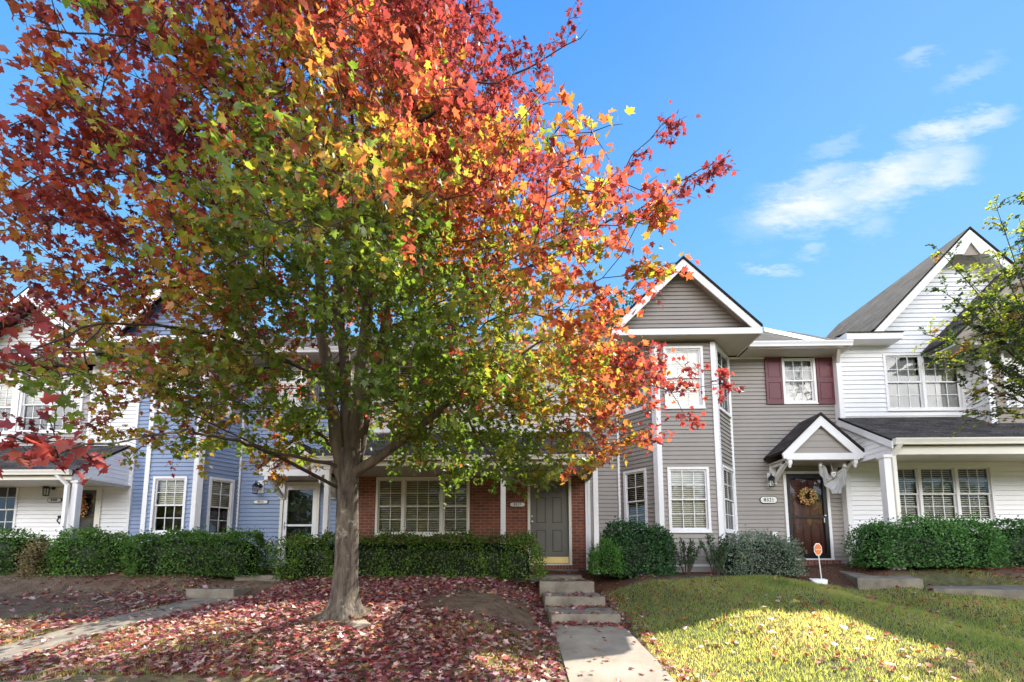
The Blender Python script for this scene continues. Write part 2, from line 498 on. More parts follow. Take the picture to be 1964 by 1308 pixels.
def build_each(mb, name, m, parent, **k):
    """every box or board of the builder becomes a part of its own"""
    ends = mb.marks[1:] + [(len(mb.v), len(mb.f))]
    ui = 0
    for (v0, f0), (v1, f1) in zip(mb.marks, ends):
        q = MB(); q.v = mb.v[v0:v1]; q.f = [tuple(i - v0 for i in f) for f in mb.f[f0:f1]]
        q.uv = [(0, 0)] * sum(len(f) for f in q.f)
        q.build(name, m, parent, **k)


def tag(o, label=None, cat=None, group=None, kind=None):
    if label: o['label'] = label
    if cat: o['category'] = cat
    if group: o['group'] = group
    if kind: o['kind'] = kind
    return o


def thing(name, loc, label, cat, group=None):
    o = bpy.data.objects.new(name, None)
    COL.objects.link(o)
    o.location = loc
    o.empty_display_size = .2
    return tag(o, label, cat, group)


def text_mesh(txt, size, name, m, parent, loc, depth=.004):
    cu = bpy.data.curves.new(name, 'FONT')
    cu.body = txt; cu.size = size; cu.align_x = 'CENTER'; cu.align_y = 'CENTER'; cu.extrude = depth
    tmp = bpy.data.objects.new('tmp', cu)
    COL.objects.link(tmp)
    dg = bpy.context.evaluated_depsgraph_get(); dg.update()
    me = bpy.data.meshes.new_from_object(tmp.evaluated_get(dg))
    bpy.data.objects.remove(tmp)
    me.name = name
    me.transform(Matrix.Rotation(math.pi / 2, 4, 'X'))
    off = Vector((0, 0, 0)); r = parent
    while r is not None: off += Vector(r.location); r = r.parent
    me.transform(Matrix.Translation(Vector(loc) - off))
    me.materials.clear(); me.materials.append(m)
    o = bpy.data.objects.new(name, me)
    COL.objects.link(o); o.parent = parent
    return o


# ------------------------------------------------------------------ walls, windows
class Face2:
    """a vertical wall plane: O = start at floor level, U = unit direction to the right, N = outward"""
    def __init__(s, x0, y0, x1, y1):
        s.O = Vector((x0, y0, 0)); d = Vector((x1 - x0, y1 - y0, 0)); s.L = d.length; s.U = d.normalized()
        s.N = Vector((s.U.y, -s.U.x, 0))

    def p(s, a, z, off=0.0):
        return s.O + s.U * a + s.N * off + Vector((0, 0, z))

    def hit(s, u, v):
        d = ray(u, v)
        t = s.O.dot(s.N) / d.dot(s.N)
        q = d * t
        return (q - s.O).dot(s.U), q.z

    def rect(s, u0, v0, u1, v1):
        um, vm = (u0 + u1) / 2, (v0 + v1) / 2
        a0, _ = s.hit(u0, vm); a1, _ = s.hit(u1, vm)
        _, z1 = s.hit(um, v0); _, z0 = s.hit(um, v1)
        return (a0, a1, z0, z1)


def subtract(iv, cuts):
    out = [iv]
    for c0, c1 in cuts:
        nx = []
        for a, b in out:
            if c1 <= a or c0 >= b: nx.append((a, b)); continue
            if c0 > a: nx.append((a, c0))
            if c1 < b: nx.append((c1, b))
        out = nx
    return [(a, b) for a, b in out if b - a > 1e-4]


def siding(mb, F, z0, z1, openings=(), course=.10, lip=.023, left=None, right=None):
    """lapped boards with real lips, cut round the openings; left/right give the ends as functions of height"""
    left = left or (lambda z: 0.0)
    right = right or (lambda z: F.L)
    n = int(math.ceil((z1 - z0) / course))
    for i in range(n):
        za, zb = z0 + i * course, min(z0 + (i + 1) * course, z1)
        cuts = sorted({za, zb} | {o[2] for o in openings if za < o[2] < zb} | {o[3] for o in openings if za < o[3] < zb})
        for q0, q1 in zip(cuts[:-1], cuts[1:]):
            if q1 - q0 < 1e-4: continue
            zm = (q0 + q1) / 2
            cs = [(o[0], o[1]) for o in openings if o[2] <= zm <= o[3]]
            l, r = left(zm), right(zm)
            if r - l < .01: continue
            o0 = lip * (1 - (q0 - za) / course); o1 = lip * (1 - (q1 - za) / course)
            for a, b in subtract((l, r), cs):
                a0 = left(q0) if a == l else a; a1 = left(q1) if a == l else a
                b0 = right(q0) if b == r else b; b1 = right(q1) if b == r else b
                mb.face([F.p(a0, q0, o0), F.p(b0, q0, o0), F.p(b1, q1, o1), F.p(a1, q1, o1)])
                if q0 == za:
                    mb.face([F.p(a0, q0, -.004), F.p(b0, q0, -.004), F.p(b0, q0, o0), F.p(a0, q0, o0)])


def flat_wall(mb, F, z0, z1, openings=(), off=0.0, s0=0.0, s1=None):
    s1 = F.L if s1 is None else s1
    zs = sorted({z0, z1} | {z for o in openings for z in (o[2], o[3]) if z0 < z < z1})
    for q0, q1 in zip(zs[:-1], zs[1:]):
        zm = (q0 + q1) / 2
        for a, b in subtract((s0, s1), [(o[0], o[1]) for o in openings if o[2] <= zm <= o[3]]):
            mb.face([F.p(a, q0, off), F.p(b, q0, off), F.p(b, q1, off), F.p(a, q1, off)])


def obox(mb, F, a0, a1, z0, z1, n0, n1):
    mb.beam(F.p(a0, z0, n0), F.p(a1, z0, n0), F.N * (n1 - n0), Vector((0, 0, z1 - z0)))


def window(house, F, r, units=((0, 1),), cols=(3,), rows=2, upper='blind', lower='blind', trim='white', fw=.055, tilt=.5, label=None, drop=1.0):
    """sash window with casing, meeting rail, glazing bars, glass and what hangs behind it"""
    a0, a1, z0, z1 = r
    fr = MB()
    for (s, e, b, t) in ((a0, a0 + fw, z0, z1), (a1 - fw, a1, z0, z1), (a0 + fw, a1 - fw, z1 - fw, z1), (a0 + fw, a1 - fw, z0, z0 + fw)):
        obox(fr, F, s, e, b, t, -.05, .035)
    obox(fr, F, a0 - .01, a1 + .01, z0 - .025, z0, -.02, .05)
    o = fr.build('window', M[trim], house)
    if label: o['label'] = label
    mb_s, mb_g, mb_b, mb_i = MB(), MB(), MB(), MB()
    mb_c = MB()
    i0, i1 = a0 + fw, a1 - fw
    b0, t1 = z0 + fw, z1 - fw
    zm = (b0 + t1) / 2
    for (f0, f1), c in zip(units, cols):
        u0, u1 = i0 + (i1 - i0) * f0, i0 + (i1 - i0) * f1
        mull = .035
        if f0 > 0: obox(mb_s, F, u0, u0 + mull, b0, t1, -.04, .025); u0 += mull
        if f1 < 1: obox(mb_s, F, u1 - mull, u1, b0, t1, -.04, .025); u1 -= mull
        sw = .032
        # upper sash (outer), lower sash (set back)
        for (zb, zt, n0, n1) in ((zm - .02, t1, -.025, .0), (b0, zm + .02, -.05, -.026)):
            obox(mb_s, F, u0, u0 + sw, zb, zt, n0, n1); obox(mb_s, F, u1 - sw, u1, zb, zt, n0, n1)
            obox(mb_s, F, u0 + sw, u1 - sw, zt - sw, zt, n0, n1); obox(mb_s, F, u0 + sw, u1 - sw, zb, zb + sw, n0, n1)
            gw = .016
            for k in range(1, c):
                g = u0 + sw + (u1 - u0 - 2 * sw) * k / c
                obox(mb_s, F, g - gw / 2, g + gw / 2, zb + sw, zt - sw, n0 + .004, n1 - .004)
            for k in range(1, rows):
                g = zb + sw + (zt - zb - 2 * sw) * k / rows
                obox(mb_s, F, u0 + sw, u1 - sw, g - gw / 2, g + gw / 2, n0 + .005, n1 - .005)
            nm = (n0 + n1) / 2
            mb_g.face([F.p(u0, zb, nm), F.p(u1, zb, nm), F.p(u1, zt, nm), F.p(u0, zt, nm)])
        for kind, zb, zt in ((upper, zm, t1), (lower, b0, zm)):
            if kind == 'blind':
                z = zt - .02
                zend = zb if kind is upper else zb + (zt - zb) * (1 - drop)
                while z > zb + .01 and z > zend:
                    h = .042
                    p0, p1 = F.p(u0 + .01, z - h * tilt, -.085), F.p(u1 - .01, z - h * tilt, -.085)
                    d = F.N * (-h * (1 - tilt) * .8 - .004) + Vector((0, 0, h * tilt))
                    mb_b.beam(p0, p1, d, Vector((0, 0, .003)))
                    z -= .046
            elif kind == 'shade':
                obox(mb_b, F, u0 + .01, u1 - .01, zb, zt, -.10, -.09)
            elif kind == 'curtain':
                n = 26
                for k in range(n):
                    q0, q1 = u0 + (u1 - u0) * k / n, u0 + (u1 - u0) * (k + 1) / n
                    w0, w1 = -.11 + .018 * math.sin(k * 1.9), -.11 + .018 * math.sin((k + 1) * 1.9)
                    mb_c.face([F.p(q0, zb, w0), F.p(q1, zb, w1), F.p(q1, zt, w1), F.p(q0, zt, w0)])
            elif kind == 'screen':
                obox(mb_c, F, u0 + .012, u1 - .012, zb + .01, zt - .01, -.075, -.07)
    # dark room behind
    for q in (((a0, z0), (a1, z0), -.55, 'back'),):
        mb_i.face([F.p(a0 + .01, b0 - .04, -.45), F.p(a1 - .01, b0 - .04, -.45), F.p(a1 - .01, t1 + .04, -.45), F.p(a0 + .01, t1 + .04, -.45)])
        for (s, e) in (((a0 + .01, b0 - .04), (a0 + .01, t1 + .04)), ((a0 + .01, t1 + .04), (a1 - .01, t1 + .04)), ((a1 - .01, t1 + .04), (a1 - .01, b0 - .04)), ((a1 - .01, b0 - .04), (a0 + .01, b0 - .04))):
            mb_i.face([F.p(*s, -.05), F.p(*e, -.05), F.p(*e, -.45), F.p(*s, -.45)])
    mb_s.build('sash', M[trim], o)
    mb_g.build('pane', M['glass'], o)
    if mb_b.v: mb_b.build('blind', M['blind'], o)
    if mb_c.v: mb_c.build('curtain' if 'curtain' in (upper, lower) else 'insect_screen', M['curtain' if 'curtain' in (upper, lower) else 'screen'], o)
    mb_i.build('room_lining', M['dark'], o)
    return o


def wall_lamp(house, F, u, v, plate=True):
    a, z = F.hit(u, v)
    if plate:
        p = MB(); obox(p, F, a - .02, a + .13, z - .14, z + .19, .0, .03)
        o = p.build('wall_lamp', M['white'], house, bevel=.008)
    body = MB()
    c = F.p(a, z, .15)
    for k in range(4):
        an = math.pi / 4 + k * math.pi / 2
        d = Vector((math.cos(an), math.sin(an), 0)) * .062
        body.tube([c + d * .85 + Vector((0, 0, -.16)), c + d + Vector((0, 0, .02))], .007, 5)
    body.lathe(c, [(.06, -.175), (.062, -.16), (.05, -.155)], 10)
    body.lathe(c, [(.085, .015), (.08, .03), (.05, .075), (.02, .10), (.012, .15), (.002, .17)], 10)
    body.tube([F.p(a + .06, z + .05, .03), F.p(a + .05, z + .12, .09), F.p(a, z + .10, .15)], .012, 6)
    body.lathe(F.p(a + .06, z + .05, .03), [(.05, 0), (.05, .02), (.02, .03)], 12, 'y')
    lb = body.build('lantern', M['black'], o)
    g = MB(); g.lathe(c, [(.045, -.15), (.052, .01)], 8)
    g.build('lantern_glass', M['lamp_glass'], o)
    return o


def number_plate(house, F, u0, v0, u1, v1, txt):
    a0, a1, z0, z1 = F.rect(u0, v0, u1, v1)
    def pill(x0, x1, y0, y1, n):
        pts = []; r = (y1 - y0) / 2; zc = (y0 + y1) / 2
        for k in range(9):
            an = -math.pi / 2 + math.pi * k / 8; pts.append(F.p(x1 - r + r * math.cos(an), zc + r * math.sin(an), n))
        for k in range(9):
            an = math.pi / 2 + math.pi * k / 8; pts.append(F.p(x0 + r + r * math.cos(an), zc + r * math.sin(an), n))
        return pts
    b = MB(); b.prism(pill(a0, a1, z0, z1, .018), F.N * .014)
    o = b.build('house_number', M['black'], house)
    f = MB(); e = .016; f.prism(pill(a0 + e, a1 - e, z0 + e, z1 - e, .034), F.N * .004)
    f.build('number_plaque', M['bone'], o)
    cpt = F.p((a0 + a1) / 2, (z0 + z1) / 2, .041)
    text_mesh(txt, (z1 - z0) * .72, 'numerals', M['black'], o, cpt)
    return o


def vpost(mb, x, y, w, z0, z1, d=None):
    d = d or w
    mb.box(x - w / 2, x + w / 2, y - d / 2, y + d / 2, z0, z1)


def downspout(house, pts, w=.075, d=.06, m='white', name='downspout'):
    b = MB()
    for p, q in zip(pts[:-1], pts[1:]):
        p, q = Vector(p), Vector(q)
        t = (q - p).normalized()
        sx = Vector((1, 0, 0)) if abs(t.x) < .8 else Vector((0, 0, 1))
        n = t.cross(sx).normalized()
        b.beam(p - sx * w / 2 - n * d / 2 - t * .01, q - sx * w / 2 - n * d / 2 + t * .01, sx * w, n * d)
    return b.build(name, M[m], house)


def gutter(mb, x0, x1, y, z, h=.12, d=.11):
    """K-style gutter, lip to the front"""
    prof = [(0, 0), (-d * .7, 0), (-d * .75, h * .35), (-d, h * .8), (-d, h), (0, h)]
    P = [Vector((x0, y + a, z + b)) for a, b in prof]
    mb.prism(P, (x1 - x0, 0, 0))


def canopy(house, px0, px1, pk_front, front_y, wall_y, eave_z, peak_z, gable_mat, wall_right=None):
    """small gabled hood over a door with bracketed feet"""
    xc = (px0 + px1) / 2
    t = Vector((0, 0, -.06))
    r = MB()
    fy = front_y - .03
    r.slab((px0 - .03, wall_y, eave_z), (px0 - .03, fy, eave_z), (xc, fy, peak_z), (xc, wall_y, peak_z), t)
    r.slab((px1 + .03, fy, eave_z), (px1 + .03, wall_y, eave_z), (xc, wall_y, peak_z), (xc, fy, peak_z), t)
    ro = r.build('door_canopy', M['shingle'], house)
    w = MB()
    run = Vector((xc - px0, 0, peak_z - eave_z)); ln = run.length; un = run / ln
    bh = .17
    # rake boards under the roof edge, mitred at the peak
    for sgn in (1, -1):
        x0 = px0 if sgn > 0 else px1
        k = (peak_z - eave_z) / (xc - px0)
        dz = bh / math.cos(math.atan(k))
        poly = [(x0 - sgn * .02, front_y, eave_z - .065), (xc, front_y, peak_z - .065), (xc, front_y, peak_z - .065 - dz), (x0 + sgn * .10, front_y, eave_z - .065 - .12), (x0 + sgn * .01, front_y, eave_z - .065 - .12)]
        w.prism(poly, (0, .035, 0))
    bz = eave_z - .19
    w.box(px0 + .08, px1 - .08, front_y + .004, front_y + .13, bz - .02, bz + .13)
    w.build('rake_board', M['white'], ro)
    g = MB()
    Fg = Face2(px0, front_y + .08, px1, front_y + .08)
    hw = (px1 - px0) / 2
    k = hw / (peak_z - eave_z)
    zb = bz + .13
    siding(g, Fg, zb, peak_z - .1, (), .15, .012, left=lambda z: max(0, (z - eave_z + .1) * k), right=lambda z: min(2 * hw, 2 * hw - (z - eave_z + .1) * k))
    g.build('gable_panel', M[gable_mat], ro)
    s = MB(); s.box(px0 + .06, px1 - .06, front_y + .13, wall_y, bz + .0, bz + .03)
    s.build('soffit', M['soffit'], ro)
    for x in (px0 + .16, px1 - .16):
        b = MB()
        b.box(x - .075, x + .075, wall_y - .05, wall_y, bz - .47, bz)          # plate on the wall
        b.beam((x - .045, wall_y - .06, bz - .45), (x - .045, front_y + .14, bz - .06), (.09, 0, 0), (0, .0, .11))
        b.box(x - .045, x + .045, front_y + .02, wall_y - .05, bz - .075, bz - .001)
        b.box(x - .042, x + .042, front_y + .015, front_y + .10, bz - .115, bz - .02)
        b.lathe((x, front_y + .06, bz - .20), [(.015, 0), (.035, .02), (.03, .04), (.04, .06), (.04, .09)], 8)
        b.build('bracket', M['white'], ro, bevel=.006)
    return ro


# ------------------------------------------------------------------ ground height
GY = np.array([-400, 0, 3, 4.8, 6.15, 7.15, 8.13, 9.06, 9.92, 10.05, 10.4, 11, 400.])
GZ = np.array([-1.75, -1.62, -1.48, -1.35, -1.19, -1.06, -.97, -.77, -.56, -.36, -.30, -.28, -.28])


GYR = np.array([-400, 0, 3, 4.5, 5.5, 6.9, 8, 9.2, 10.4, 11, 400.])
GZR = np.array([-1.75, -1.62, -1.45, -1.23, -1.02, -.73, -.56, -.40, -.29, -.26, -.25])


GYL = np.array([-400, 0, 3, 5.0, 5.9, 6.7, 8.5, 8.9, 9.1, 9.5, 10.4, 11, 400.])
GZL = np.array([-1.75, -1.62, -1.5, -1.25, -1.08, -.95, -.78, -.70, -.56, -.42, -.27, -.26, -.25])
TREE_X, TREE_Y = -2.58, 6.36


def ground_z(x, y):
    x = np.asarray(x, float); y = np.asarray(y, float)
    z = np.interp(y, GY, GZ)
    m = np.clip((x - 1.40) / (2.6 - 1.3 * np.clip((y - 6.0) / 3.0, 0, 1)), 0, 1) * (1 - np.clip((x - 4.9) / 2.2, 0, 1)); m = m * m * (3 - 2 * m)
    z = z * (1 - m) + np.interp(y, GYR, GZR) * m
    m = np.clip((.40 - x) / 1.1, 0, 1); m = m * m * (3 - 2 * m)
    k = np.clip((-4.0 - x) / 1.5, 0, 1); k = k * k * (3 - 2 * k)
    z = z * (1 - m) + (np.interp(y, GYR, GZR) * (1 - k) + np.interp(y, GYL, GZL) * k) * m
    hb = np.clip((-6.5 - x) / .4, 0, 1) * np.clip((y - 8.75) / .4, 0, 1) * np.clip((10.2 - y) / .6, 0, 1)
    z = z + .13 * hb
    e = np.clip((x - 6.2) / 1.2, 0, 1); e = e * e * (3 - 2 * e)
    z = z * (1 - e) + np.interp(y, [-400, 3, 5, 7.0, 8.0, 8.95, 9.2, 10, 11, 400], [-1.8, -1.6, -1.42, -1.06, -.88, -.66, -.42, -.32, -.30, -.3]) * e
    t = np.clip((x - 4.5) / 4, 0, 1); t = t * t * (3 - 2 * t)
    k = np.clip((y - 5.0) / 5, 0, 1)
    z = z + t * k * .20
    z = z + 0.009 * np.sin(x * 2.1 + y * 1.3) + .009 * np.sin(x * 4.7 - y * 3.1 + 1.0)
    d2 = (x - TREE_X) ** 2 + (y - TREE_Y) ** 2
    z = z + .07 * np.exp(-d2 / .5)
    return z


def gz(x, y): return float(ground_z(x, y))


PATH_X = (.47, 1.60)
LEFT_PATH = [(-6.35, 8.45), (-5.5, 8.45), (-5.6, 7.6), (-5.68, 6.75), (-5.85, 5.9), (-6.03, 5.1), (-6.5, 4.0), (-7.4, 4.0), (-6.65, 5.6), (-6.42, 6.55), (-6.38, 7.6)]
WALK = [(-5.6, 3.6), (-2.3, 3.6), (-2.45, 4.62), (-5.5, 4.66)]


def in_poly(px, py, poly):
    inside = np.zeros(px.shape, bool)
    n = len(poly)
    for i in range(n):
        x0, y0 = poly[i]; x1, y1 = poly[(i + 1) % n]
        c = ((y0 > py) != (y1 > py)) & (px < (x1 - x0) * (py - y0) / (y1 - y0 + 1e-12) + x0)
        inside ^= c
    return inside


def vnoise(x, y, s, seed=0):
    """smooth value noise in numpy"""
    r = np.random.default_rng(seed).random((64, 64))
    x = np.asarray(x) * s + 100.3; y = np.asarray(y) * s + 57.1
    xi = np.floor(x).astype(int); yi = np.floor(y).astype(int)
    fx = x - xi; fy = y - yi
    fx = fx * fx * (3 - 2 * fx); fy = fy * fy * (3 - 2 * fy)
    g = lambda a, b: r[a % 64, b % 64]
    return (g(xi, yi) * (1 - fx) + g(xi + 1, yi) * fx) * (1 - fy) + (g(xi, yi + 1) * (1 - fx) + g(xi + 1, yi + 1) * fx) * fy


def build_ground():
    xs = np.concatenate([[-400, -150, -60, -30, -20], np.arange(-14, 16.01, .2), [20, 30, 60, 150, 400]])
    ys = np.concatenate([[-400, -150, -60, -25, -10, -4], np.arange(0, 11.61, .14), [13, 17, 25, 60, 150, 400]])
    X, Y = np.meshgrid(xs, ys)
    Z = ground_z(X, Y)
    nx, ny = len(xs), len(ys)
    v = np.stack([X.ravel(), Y.ravel(), Z.ravel()], 1)
    f = []
    for j in range(ny - 1):
        for i in range(nx - 1):
            a = j * nx + i
            f.append((a, a + 1, a + nx + 1, a + nx))
    me = bpy.data.meshes.new('ground')
    me.from_pydata(v.tolist(), [], f)
    me.polygons.foreach_set('use_smooth', [True] * len(f))
    # what the soil is: 1 = lawn, 0 = bare clay, and a mulch bed along the houses
    lawn = np.clip((X.ravel() - 1.55) / .25, 0, 1) * np.clip((9.25 - Y.ravel() + .2 * np.sin(X.ravel() * 1.7)) / .3, 0, 1)
    mulch = np.clip((Y.ravel() - 9.1 + .2 * np.sin(X.ravel() * 1.3)) / .3, 0, 1)
    front = np.clip((6.3 - Y.ravel()) / .5, 0, 1) * (X.ravel() < 1.6)
    at = me.attributes.new('soil_kind', 'FLOAT_COLOR', 'POINT')
    c = np.zeros((len(v), 4), np.float32); c[:, 0] = lawn; c[:, 1] = mulch; c[:, 2] = front; c[:, 3] = 1
    at.data.foreach_set('color', c.ravel())
    m, nt, b = new_mat('yard_soil')
    N = lambda t, **k: _node(nt, t, **k)
    L = nt.links.new
    b.inputs['Roughness'].default_value = .95; b.inputs['Specular IOR Level'].default_value = .15
    a = N('ShaderNodeAttribute'); a.attribute_name = 'soil_kind'
    sp = N('ShaderNodeSeparateColor'); L(a.outputs['Color'], sp.inputs[0])
    tc = N('ShaderNodeTexCoord')
    def ramp(scale, c0, c1, lo=.35, hi=.65):
        nz = N('ShaderNodeTexNoise'); nz.inputs['Scale'].default_value = scale; nz.inputs['Detail'].default_value = 8; nz.inputs['Roughness'].default_value = .65
        L(tc.outputs['Object'], nz.inputs['Vector'])
        r = N('ShaderNodeValToRGB'); r.color_ramp.elements[0].position = lo; r.color_ramp.elements[1].position = hi
        r.color_ramp.elements[0].color = (*c0, 1); r.color_ramp.elements[1].color = (*c1, 1)
        L(nz.outputs['Fac'], r.inputs[0]); return r.outputs[0], nz.outputs['Fac']
    clay, hf = ramp(6, (.075, .05, .034), (.16, .115, .078))
    grass, _ = ramp(9, (.050, .058, .028), (.13, .122, .058))
    mul, _ = ramp(26, (.045, .022, .014), (.16, .085, .055))
    thin, _ = ramp(5, (.12, .09, .05), (.20, .165, .08))
    def mixc(fac, A, B):
        mx = N('ShaderNodeMix', data_type='RGBA'); L(fac, mx.inputs['Factor']); L(A, mx.inputs['A']); L(B, mx.inputs['B']); return mx.outputs['Result']
    c = mixc(sp.outputs['Red'], clay, grass); c = mixc(sp.outputs['Blue'], c, thin); c = mixc(sp.outputs['Green'], c, mul)
    L(c, b.inputs['Base Color'])
    n2 = N('ShaderNodeTexNoise'); n2.inputs['Scale'].default_value = 30; n2.inputs['Detail'].default_value = 6
    L(tc.outputs['Object'], n2.inputs['Vector'])
    bp = N('ShaderNodeBump'); bp.inputs['Strength'].default_value = .7; bp.inputs['Distance'].default_value = .04
    L(n2.outputs['Fac'], bp.inputs['Height']); L(bp.outputs[0], b.inputs['Normal'])
    me.materials.append(m)
    o = bpy.data.objects.new('ground', me); COL.objects.link(o)
    tag(o, kind='structure')


build_ground()


def sheet(name, poly, lift, m, step=.25, thick=.05):
    """a paved strip that follows the ground, with a rim"""
    b = MB()
    ys = sorted({p[1] for p in poly})
    px = [p[0] for p in poly]
    y0, y1 = min(ys), max(ys)
    n = max(2, int((y1 - y0) / step))
    rows = []
    for i in range(n + 1):
        y = y0 + (y1 - y0) * i / n
        y_ = min(max(y, y0 + 1e-4), y1 - 1e-4)
        xs = []
        for k in range(len(poly)):
            (ax, ay), (bx, by) = poly[k], poly[(k + 1) % len(poly)]
            if (ay > y_) != (by > y_): xs.append(ax + (bx - ax) * (y_ - ay) / (by - ay))
        xs.sort()
        z = max(gz(xs[0] + .05, y), gz(xs[-1] - .05, y), gz((xs[0] + xs[-1]) / 2, y)) + lift
        rows.append((Vector((xs[0], y, z)), Vector((xs[-1], y, z))))
    for (a, bb), (c, d) in zip(rows[:-1], rows[1:]):
        b.face([a, bb, d, c])
        t = Vector((0, 0, -thick - .1))
        b.face([a, c, c + t, a + t]); b.face([bb, bb + t, d + t, d])
    a, bb = rows[0]; t = Vector((0, 0, -.2)); b.face([a, a + t, bb + t, bb])
    a, bb = rows[-1]; b.face([a, bb, bb + t, a + t])
    o = b.build(name, m); tag(o, kind='structure')
    return o


sheet('path', [(.42, 7.25), (1.52, 7.25), (1.60, 5.9), (1.62, 2.5), (.50, 2.5), (.47, 5.9)], .018, M['concrete'])
sheet('path', LEFT_PATH, .012, M['concrete_old'])
sheet('sidewalk', WALK, .010, M['concrete_old'])
jb = MB(); jb.box(.50, 1.59, 5.885, 5.897, gz(1, 5.89) + .0165, gz(1, 5.89) + .0215)
tag(jb.build('path_joint', M['twig']), kind='structure')


def step_slab(c, sx, sy, h, rot, label, group, m='concrete_old', z=None, slope=0.0):
    x, y = c
    zt = z
    t = thing('concrete_step', (x, y, zt - h), label, 'step', group)
    b = MB()
    R = Matrix.Rotation(rot, 3, 'Z')
    P = [R @ Vector((a * sx / 2, bb * sy / 2, 0)) + Vector((x, y, 0)) for a, bb in ((-1, -1), (1, -1), (1, 1), (-1, 1))]
    lo = [p + Vector((0, 0, zt - h)) for p in P]
    hi = [p + Vector((0, 0, zt + (slope if i >= 2 else 0))) for i, p in enumerate(P)]
    b.face(hi); b.face(list(reversed(lo)))
    for i in range(4): b.face([lo[i], lo[(i + 1) % 4], hi[(i + 1) % 4], hi[i]])
    b.build('tread', M[m], t, bevel=.014)
    return t


MIDG = 'steps of the middle walk'
step_slab((.97, 7.66), 1.10, .95, .28, .02, 'lowest and widest of the three concrete steps up to the grey door', MIDG, z=-.885)
step_slab((.91, 8.62), 1.09, .98, .28, .015, 'middle one of the three concrete steps up to the grey door', MIDG, z=-.69)
step_slab((.86, 9.50), 1.10, .90, .30, .0, 'topmost mossy concrete step below the grey door', MIDG, z=-.475)
step_slab((.66, 10.32), 1.25, .80, .25, 0, 'low concrete landing at the foot of the grey door', MIDG, z=-.40, m='concrete', slope=.14)
LG = 'slabs of the left walk'
step_slab((-6.05, 8.93), .98, .85, .30, -.05, 'lower concrete slab at the end of the leaf strewn left walk', LG, z=-.60)
step_slab((-5.62, 9.72), 1.02, .82, .30, -.05, 'upper concrete slab beside the long hedge of the blue house', LG, z=-.37)
RG = 'slabs of the right walk'
step_slab((7.30, 9.60), 1.05, 1.55, .30, -.30, 'concrete walk slab at the maroon door beside the orange sign', RG, z=-.40, slope=.2)
step_slab((8.62, 8.62), 1.9, .95, .30, -.36, 'middle concrete walk slab running right below the rounded hedge', RG, z=-.56, slope=.04)
step_slab((10.1, 8.0), 1.9, 1.0, .30, -.36, 'lowest concrete walk slab at the right edge of the lawn', RG, z=-.76, slope=.03)

# ------------------------------------------------------------------ houses
WY = 10.9            # main wall plane of the row
FLOOR = -.22
EAVE_Z = 5.18
RIDGE_Y, RIDGE_Z = 12.6, 6.62
X_AB, X_BC, X_CD, X_DE = -9.98, -4.62, 1.60, 7.78


def shell(house, x0, x1, wy, top, m, left=True, right=True):
    """the plain back and party walls that close a house"""
    b = MB()
    yb = 15.0
    b.face([(x1, yb, FLOOR), (x0, yb, FLOOR), (x0, yb, top), (x1, yb, top)])
    if left: b.face([(x0, yb, FLOOR), (x0, wy, FLOOR), (x0, wy, top), (x0, yb, top)])
    if right: b.face([(x1, wy, FLOOR), (x1, yb, FLOOR), (x1, yb, top), (x1, wy, top)])
    b.build('back_wall', M[m], house)


def main_roof(house, x0, x1, mat='shingle_pale'):
    r = MB()
    t = Vector((0, 0, -.05))
    ey = WY - .50
    r.slab((x0, ey, EAVE_Z), (x1, ey, EAVE_Z), (x1, RIDGE_Y, RIDGE_Z), (x0, RIDGE_Y, RIDGE_Z), t)
    r.slab((x1, 15.3, 4.9), (x0, 15.3, 4.9), (x0, RIDGE_Y, RIDGE_Z), (x1, RIDGE_Y, RIDGE_Z), t)
    return r.build('roof', M[mat], house)


def eave_trim(house, x0, x1, roof):
    g = MB()
    gutter(g, x0, x1, WY - .50, EAVE_Z - .13)
    g.build('gutter', M['white'], roof)
    s = MB(); s.box(x0, x1, WY - .50, WY, EAVE_Z - .16, EAVE_Z - .135)
    s.build('soffit', M['soffit'], roof)


# ---- D : taupe house with the bay
D = thing('taupe_townhouse', (4.7, WY, FLOOR), 'taupe sided townhouse with a gabled bay, maroon shutters and maroon door', 'house')
FD = Face2(X_CD, WY, X_DE, WY)
bay_f = 10.05
xl, xr = WX(1262, 850, bay_f), WX(1376, 850, bay_f)
xbl, xbr = WX(1185, 850, WY), WX(1403, 850, WY)
FBL = Face2(xbl, WY, xl, bay_f)
FBF = Face2(xl, bay_f, xr, bay_f)
FBR = Face2(xr, bay_f, xbr, WY)
wz0 = FLOOR + .06
z_top_main = EAVE_Z - .14
bay_top = 5.02
w_small = FD.rect(1500, 686, 1564, 774)
w_bl_lo = FBL.rect(1198, 901, 1242, 1022); w_bl_up = FBL.rect(1196, 672, 1238, 790)
w_bf_lo = FBF.rect(1281, 896, 1361, 1020); w_bf_up = FBF.rect(1273, 665, 1349, 783)
w_br_lo = FBR.rect(1386, 898, 1409, 1021); w_br_up = FBR.rect(1374, 676, 1398, 790)
d_door = FD.rect(1505, 904, 1592, 1071)
mb = MB()
cut_bay = (xbl - X_CD, xbr - X_CD, -5, 20)
siding(mb, FD, wz0, z_top_main, [w_small, d_door, cut_bay])
siding(mb, FBL, wz0, bay_top, [w_bl_lo, w_bl_up])
siding(mb, FBF, wz0, bay_top, [w_bf_lo, w_bf_up])
siding(mb, FBR, wz0, bay_top, [w_br_lo, w_br_up])
mb.build('wall', M['taupe'], D)
fb = MB()
for F_ in (FBL, FBF, FBR):
    fb = MB(); flat_wall(fb, F_, FLOOR - .35, wz0 - .02, (), .012); fb.build('bay_foundation', M['foundation'], D)
fb = MB()
fb = MB(); flat_wall(fb, FD, FLOOR - .35, wz0 - .02, (), .012, 0, cut_bay[0]); fb.build('foundation', M['foundation'], D)
